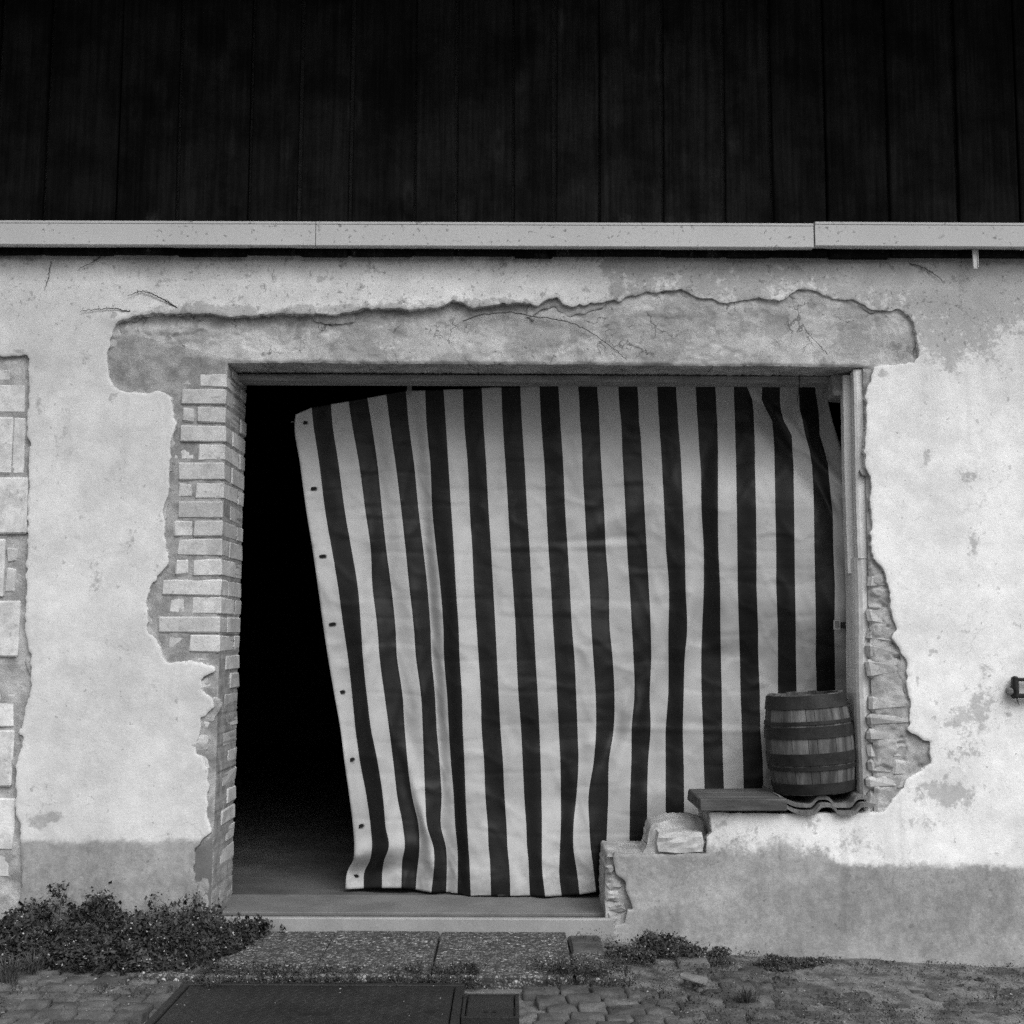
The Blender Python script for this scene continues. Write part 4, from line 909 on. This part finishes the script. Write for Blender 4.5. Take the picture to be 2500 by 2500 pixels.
# taller sprigs standing against the plaster
def sprigs(name, spots, par):
    Cs = []; st = MB()
    for (x_, y_, h_) in spots:
        z_ = float(zg(x_, y_)); b = Vector((x_, y_, z_)); tp = b + Vector((rng.normal(0, .015), rng.normal(0, .006), h_)); st.tube([b, b.lerp(tp, .5), tp], .0012, 3)
        for q in range(16):
            t = rng.uniform(.35, 1.05); Cs.append(np.array(b.lerp(tp, t)) + rng.normal(0, .009, 3) * (1.3 - t * .6))
    V, Fc = leafmesh(np.array(Cs), .019); link(name, mesh(name, V, Fc), LEAF, par, kind='stuff'); st.build('stem', STEM, par, kind='stuff')
sprigs('sprig', [(at(p, 2250)[0], -.03 - .02 * rng.random(), hh) for p, hh in [(147,.135),(203,.15),(264,.14),(78,.11),(310,.11),(388,.10),(466,.13),(504,.12),(543,.12),(52,.10),(232,.12),(120,.09),(180,.10),(345,.10),(430,.10),(285,.12),(20,.08),(590,.08),(620,.07),(650,.05),(690,.04)]], BU)

def weeds(name, label, C, size, flw, m=LEAF):
    tp = C; Cc = (tp[:, None, :] + rng.normal(0, 1, (len(tp), 7, 3)) * np.array([.010, .010, .007])).reshape(-1, 3); Cc[:, 2] = np.maximum(Cc[:, 2], zg(Cc[:, 0], Cc[:, 1]) + .004); Cc[:, 1] = np.minimum(Cc[:, 1], -.004)
    V, Fc = leafmesh(Cc, size); k = len(V); ff = tp[rng.random(len(tp)) < flw] + np.array([0, -.004, .010]); V2, F2 = leafmesh(ff, .0055, aspect=.9)
    me = mesh(name, np.vstack([V, V2]), Fc + [[i + k for i in f] for f in F2]); me.materials.append(m); me.materials.append(PETAL)
    me.polygons.foreach_set('material_index', [0] * len(Fc) + [1] * len(F2)); link(name, me, [m, PETAL], None, label=label, cat='weeds', kind='stuff')
# at the foot of the low wall
n = 2300; X = rng.uniform(.33, 1.20, n); Y = -.01 - .30 * rng.random(n) ** 1.2 * ss(1.35, .7, X); hX = np.interp(X, [.33, .42, .52, .7, .8, .95, 1.2], [.01, .03, .035, .028, .038, .018, .014])
keep = fbm(X * 7, Y * 9, 141, 3) > .03; Z = zg(X, Y) + hX * (1 - np.abs(Y) / .36) * rng.uniform(.2, 1.1, n)
weeds('wall_weeds', 'low leafy weeds with pale specks along the foot of the low wall', np.stack([X, Y, Z], 1)[keep], .014, .22)
# along the front edge of the slabs
n = 1700; X = rng.uniform(-1.02, .40, n); Y = -.60 + rng.normal(0, .028, n) + .10 * ss(-.35, .15, X) * rng.random(n); keep = fbm(X * 5, Y * 5, 151, 3) > -.16 
Z = np.where(Y > -.585, .004, zg(X, Y)) + rng.uniform(.0, .024, n)
weeds('slab_weeds', 'strip of small weeds growing between the paving slabs and the iron cover', np.stack([X, Y, Z], 1)[keep], .0095, .18)
# moss and seedlings scattered over the yard on the right
n = 3600; X = rng.uniform(.25, 2.6, n); Y = rng.uniform(-1.5, -.02, n); keep = (fbm(X * 4.5, Y * 6, 161, 4) > .10) & (X + .5 * Y > .05)
Z = zg(X, Y) + .014 + rng.uniform(0, .008, n)
weeds('yard_moss', 'patches of moss and seedlings on the worn paving at the right', np.stack([X, Y, Z], 1)[keep], .0085, .10)
n = 900; X = rng.uniform(-2.6, -1.1, n); Y = rng.uniform(-.95, -.42, n); keep = fbm(X * 5, Y * 7, 171, 3) > .12; Z = zg(X, Y) + .010 + rng.uniform(0, .006, n)
weeds('sett_moss', 'thin moss in the joints of the setts at the lower left', np.stack([X, Y, Z], 1)[keep], .008, .12)

def tuft(label, px, py, n, h, spread):
    p = atZ(px, py, -.02); z = float(zg(p[0], p[1])); p = atZ(px, py, z + .005); V, Fc = [], []
    for _ in range(n):
        a = rng.uniform(0, 2 * math.pi); l = h * rng.uniform(.5, 1.1); lean = rng.uniform(.15, 1.0) * spread; b = np.array([p[0] + rng.normal(0, .012), p[1] + rng.normal(0, .01), z - .004]); w = .0013; s = np.array([-math.sin(a), math.cos(a), 0]) * w
        q1 = b + np.array([math.cos(a) * lean * .35, math.sin(a) * lean * .35, l * .6]); q2 = b + np.array([math.cos(a) * lean, math.sin(a) * lean, l * rng.uniform(.75, 1.0)]); k = len(V)
        V += [b - s, b + s, q1 + s * .8, q1 - s * .8, q2]; Fc += [(k, k + 1, k + 2, k + 3), (k + 3, k + 2, k + 4)]
    link('grass_tuft', mesh('grass_tuft', V, Fc), GRASS, None, label=label, cat='grass', group='grass tufts in the yard')
tuft('spiky grass tuft on the paving below the low wall', 1822, 2455, 150, .085, .075)
tuft('small sparse grass tuft nearest the bottom edge on the right', 1830, 2490, 60, .035, .05)
tuft('grass tuft at the far left edge in front of the shrub', 22, 2400, 170, .10, .07)
tuft('wispy grass tuft between the setts and the shrub at lower left', 75, 2378, 120, .09, .08)
tuft('short grass growing at the front corner of the shrub by the iron cover', 520, 2412, 90, .05, .06)

p = atZ(1693, 2402, float(zg(.66, -.4)) + .01)
V, Fc = cbox(-.045, .045, -.02, .02, -.006, .008, .004, .004); M_ = Matrix.Translation(Vector(p) + Vector((0, 0, .012))) @ Matrix.Rotation(math.radians(-24), 4, 'Z') @ Matrix.Rotation(math.radians(10), 4, 'Y')
MB().add([tuple(M_ @ Vector((v[0], v[1], v[2] + .008 * math.cos(v[1] * 60)))) for v in V], Fc).build('tile_shard', TILE, None, label='broken curved tile shard lying among the weeds by the low wall', cat='shard')
def clod(label, px, py, s):
    p = atZ(px, py, -.06); z = float(zg(p[0], p[1])); p = atZ(px, py, z + s * .3); V, Fc = [], []; nu, nv = 10, 6
    for i in range(nv + 1):
        for j in range(nu):
            th = math.pi * i / nv; ph = 2 * math.pi * j / nu; k_ = s * (1 + .22 * rng.normal()); V.append((p[0] + k_ * math.sin(th) * math.cos(ph), p[1] + k_ * .8 * math.sin(th) * math.sin(ph), p[2] + k_ * .6 * math.cos(th)))
    for i in range(nv):
        for j in range(nu): Fc.append((i * nu + j, (i + 1) * nu + j, (i + 1) * nu + (j + 1) % nu, i * nu + (j + 1) % nu))
    link('clod', mesh('clod', V, Fc), IRON, None, label=label, cat='clod', group='dark clods on the paving')
clod('largest dark clod on the setts left of the spiky grass tuft', 1650, 2454, .015)
clod('small dark clod just above the spiky grass tuft', 1750, 2428, .011)
clod('dark clod by the weeds right of the tile shard', 1899, 2390, .013)
clod('dark clod near the right edge below the wall foot', 2390, 2395, .017)

# loose grit: small angular stones strewn over the yard, too small to count
def grit(name, label, n, x0, x1, y0, y1, smin, smax, m, onfun, lift=.012):
    X = rng.uniform(x0, x1, n); Y = rng.uniform(y0, y1, n); k = onfun(X, Y); X, Y = X[k], Y[k]; n = len(X); s = smin + (smax - smin) * rng.random(n) ** 3
    Z = zg(X, Y) + lift + s * .15; D = np.array([(1, 0, 0), (-.5, .87, 0), (-.5, -.87, 0), (.1, .1, .8)]); V = (np.stack([X, Y, Z], 1)[:, None, :] + (D[None] + rng.normal(0, .25, (n, 4, 3))) * s[:, None, None] * np.array([1, 1, .7]))
    i = np.arange(n) * 4; Fq = np.concatenate([np.stack([i, i + 1, i + 3], 1), np.stack([i + 1, i + 2, i + 3], 1), np.stack([i + 2, i, i + 3], 1)])
    link(name, mesh(name, V.reshape(-1, 3), Fq.tolist()), m, None, label=label, cat='grit', kind='stuff')
GRITL = mat('pale_grit', .10, .34, 60, .2, 200, 0); GRITD = mat('dark_grit', .02, .06, 60, .2, 200, 0)
grit('pale_grit', 'pale grit strewn over the yard paving', 2600, -2.5, 2.6, -1.5, -.02, .0015, .006, GRITL, lambda X, Y: (X > .35) | ((Y < -.5) & (X < -1.1)) | (Y < -1.28))
grit('dark_grit', 'dark crumbs of soil strewn over the yard paving', 5200, .3, 2.6, -1.5, -.02, .002, .008, GRITD, lambda X, Y: fbm(X * 5, Y * 6, 181, 3) > -.05)
grit('plate_grit', 'pale crumbs scattered on the large iron cover', 90, m0 + .02, m1 - .02, my0 + .02, my1, .001, .0055, GRITL, lambda X, Y: X < 9, zc_ + .0165 - float(zg(-.5, -.8)))
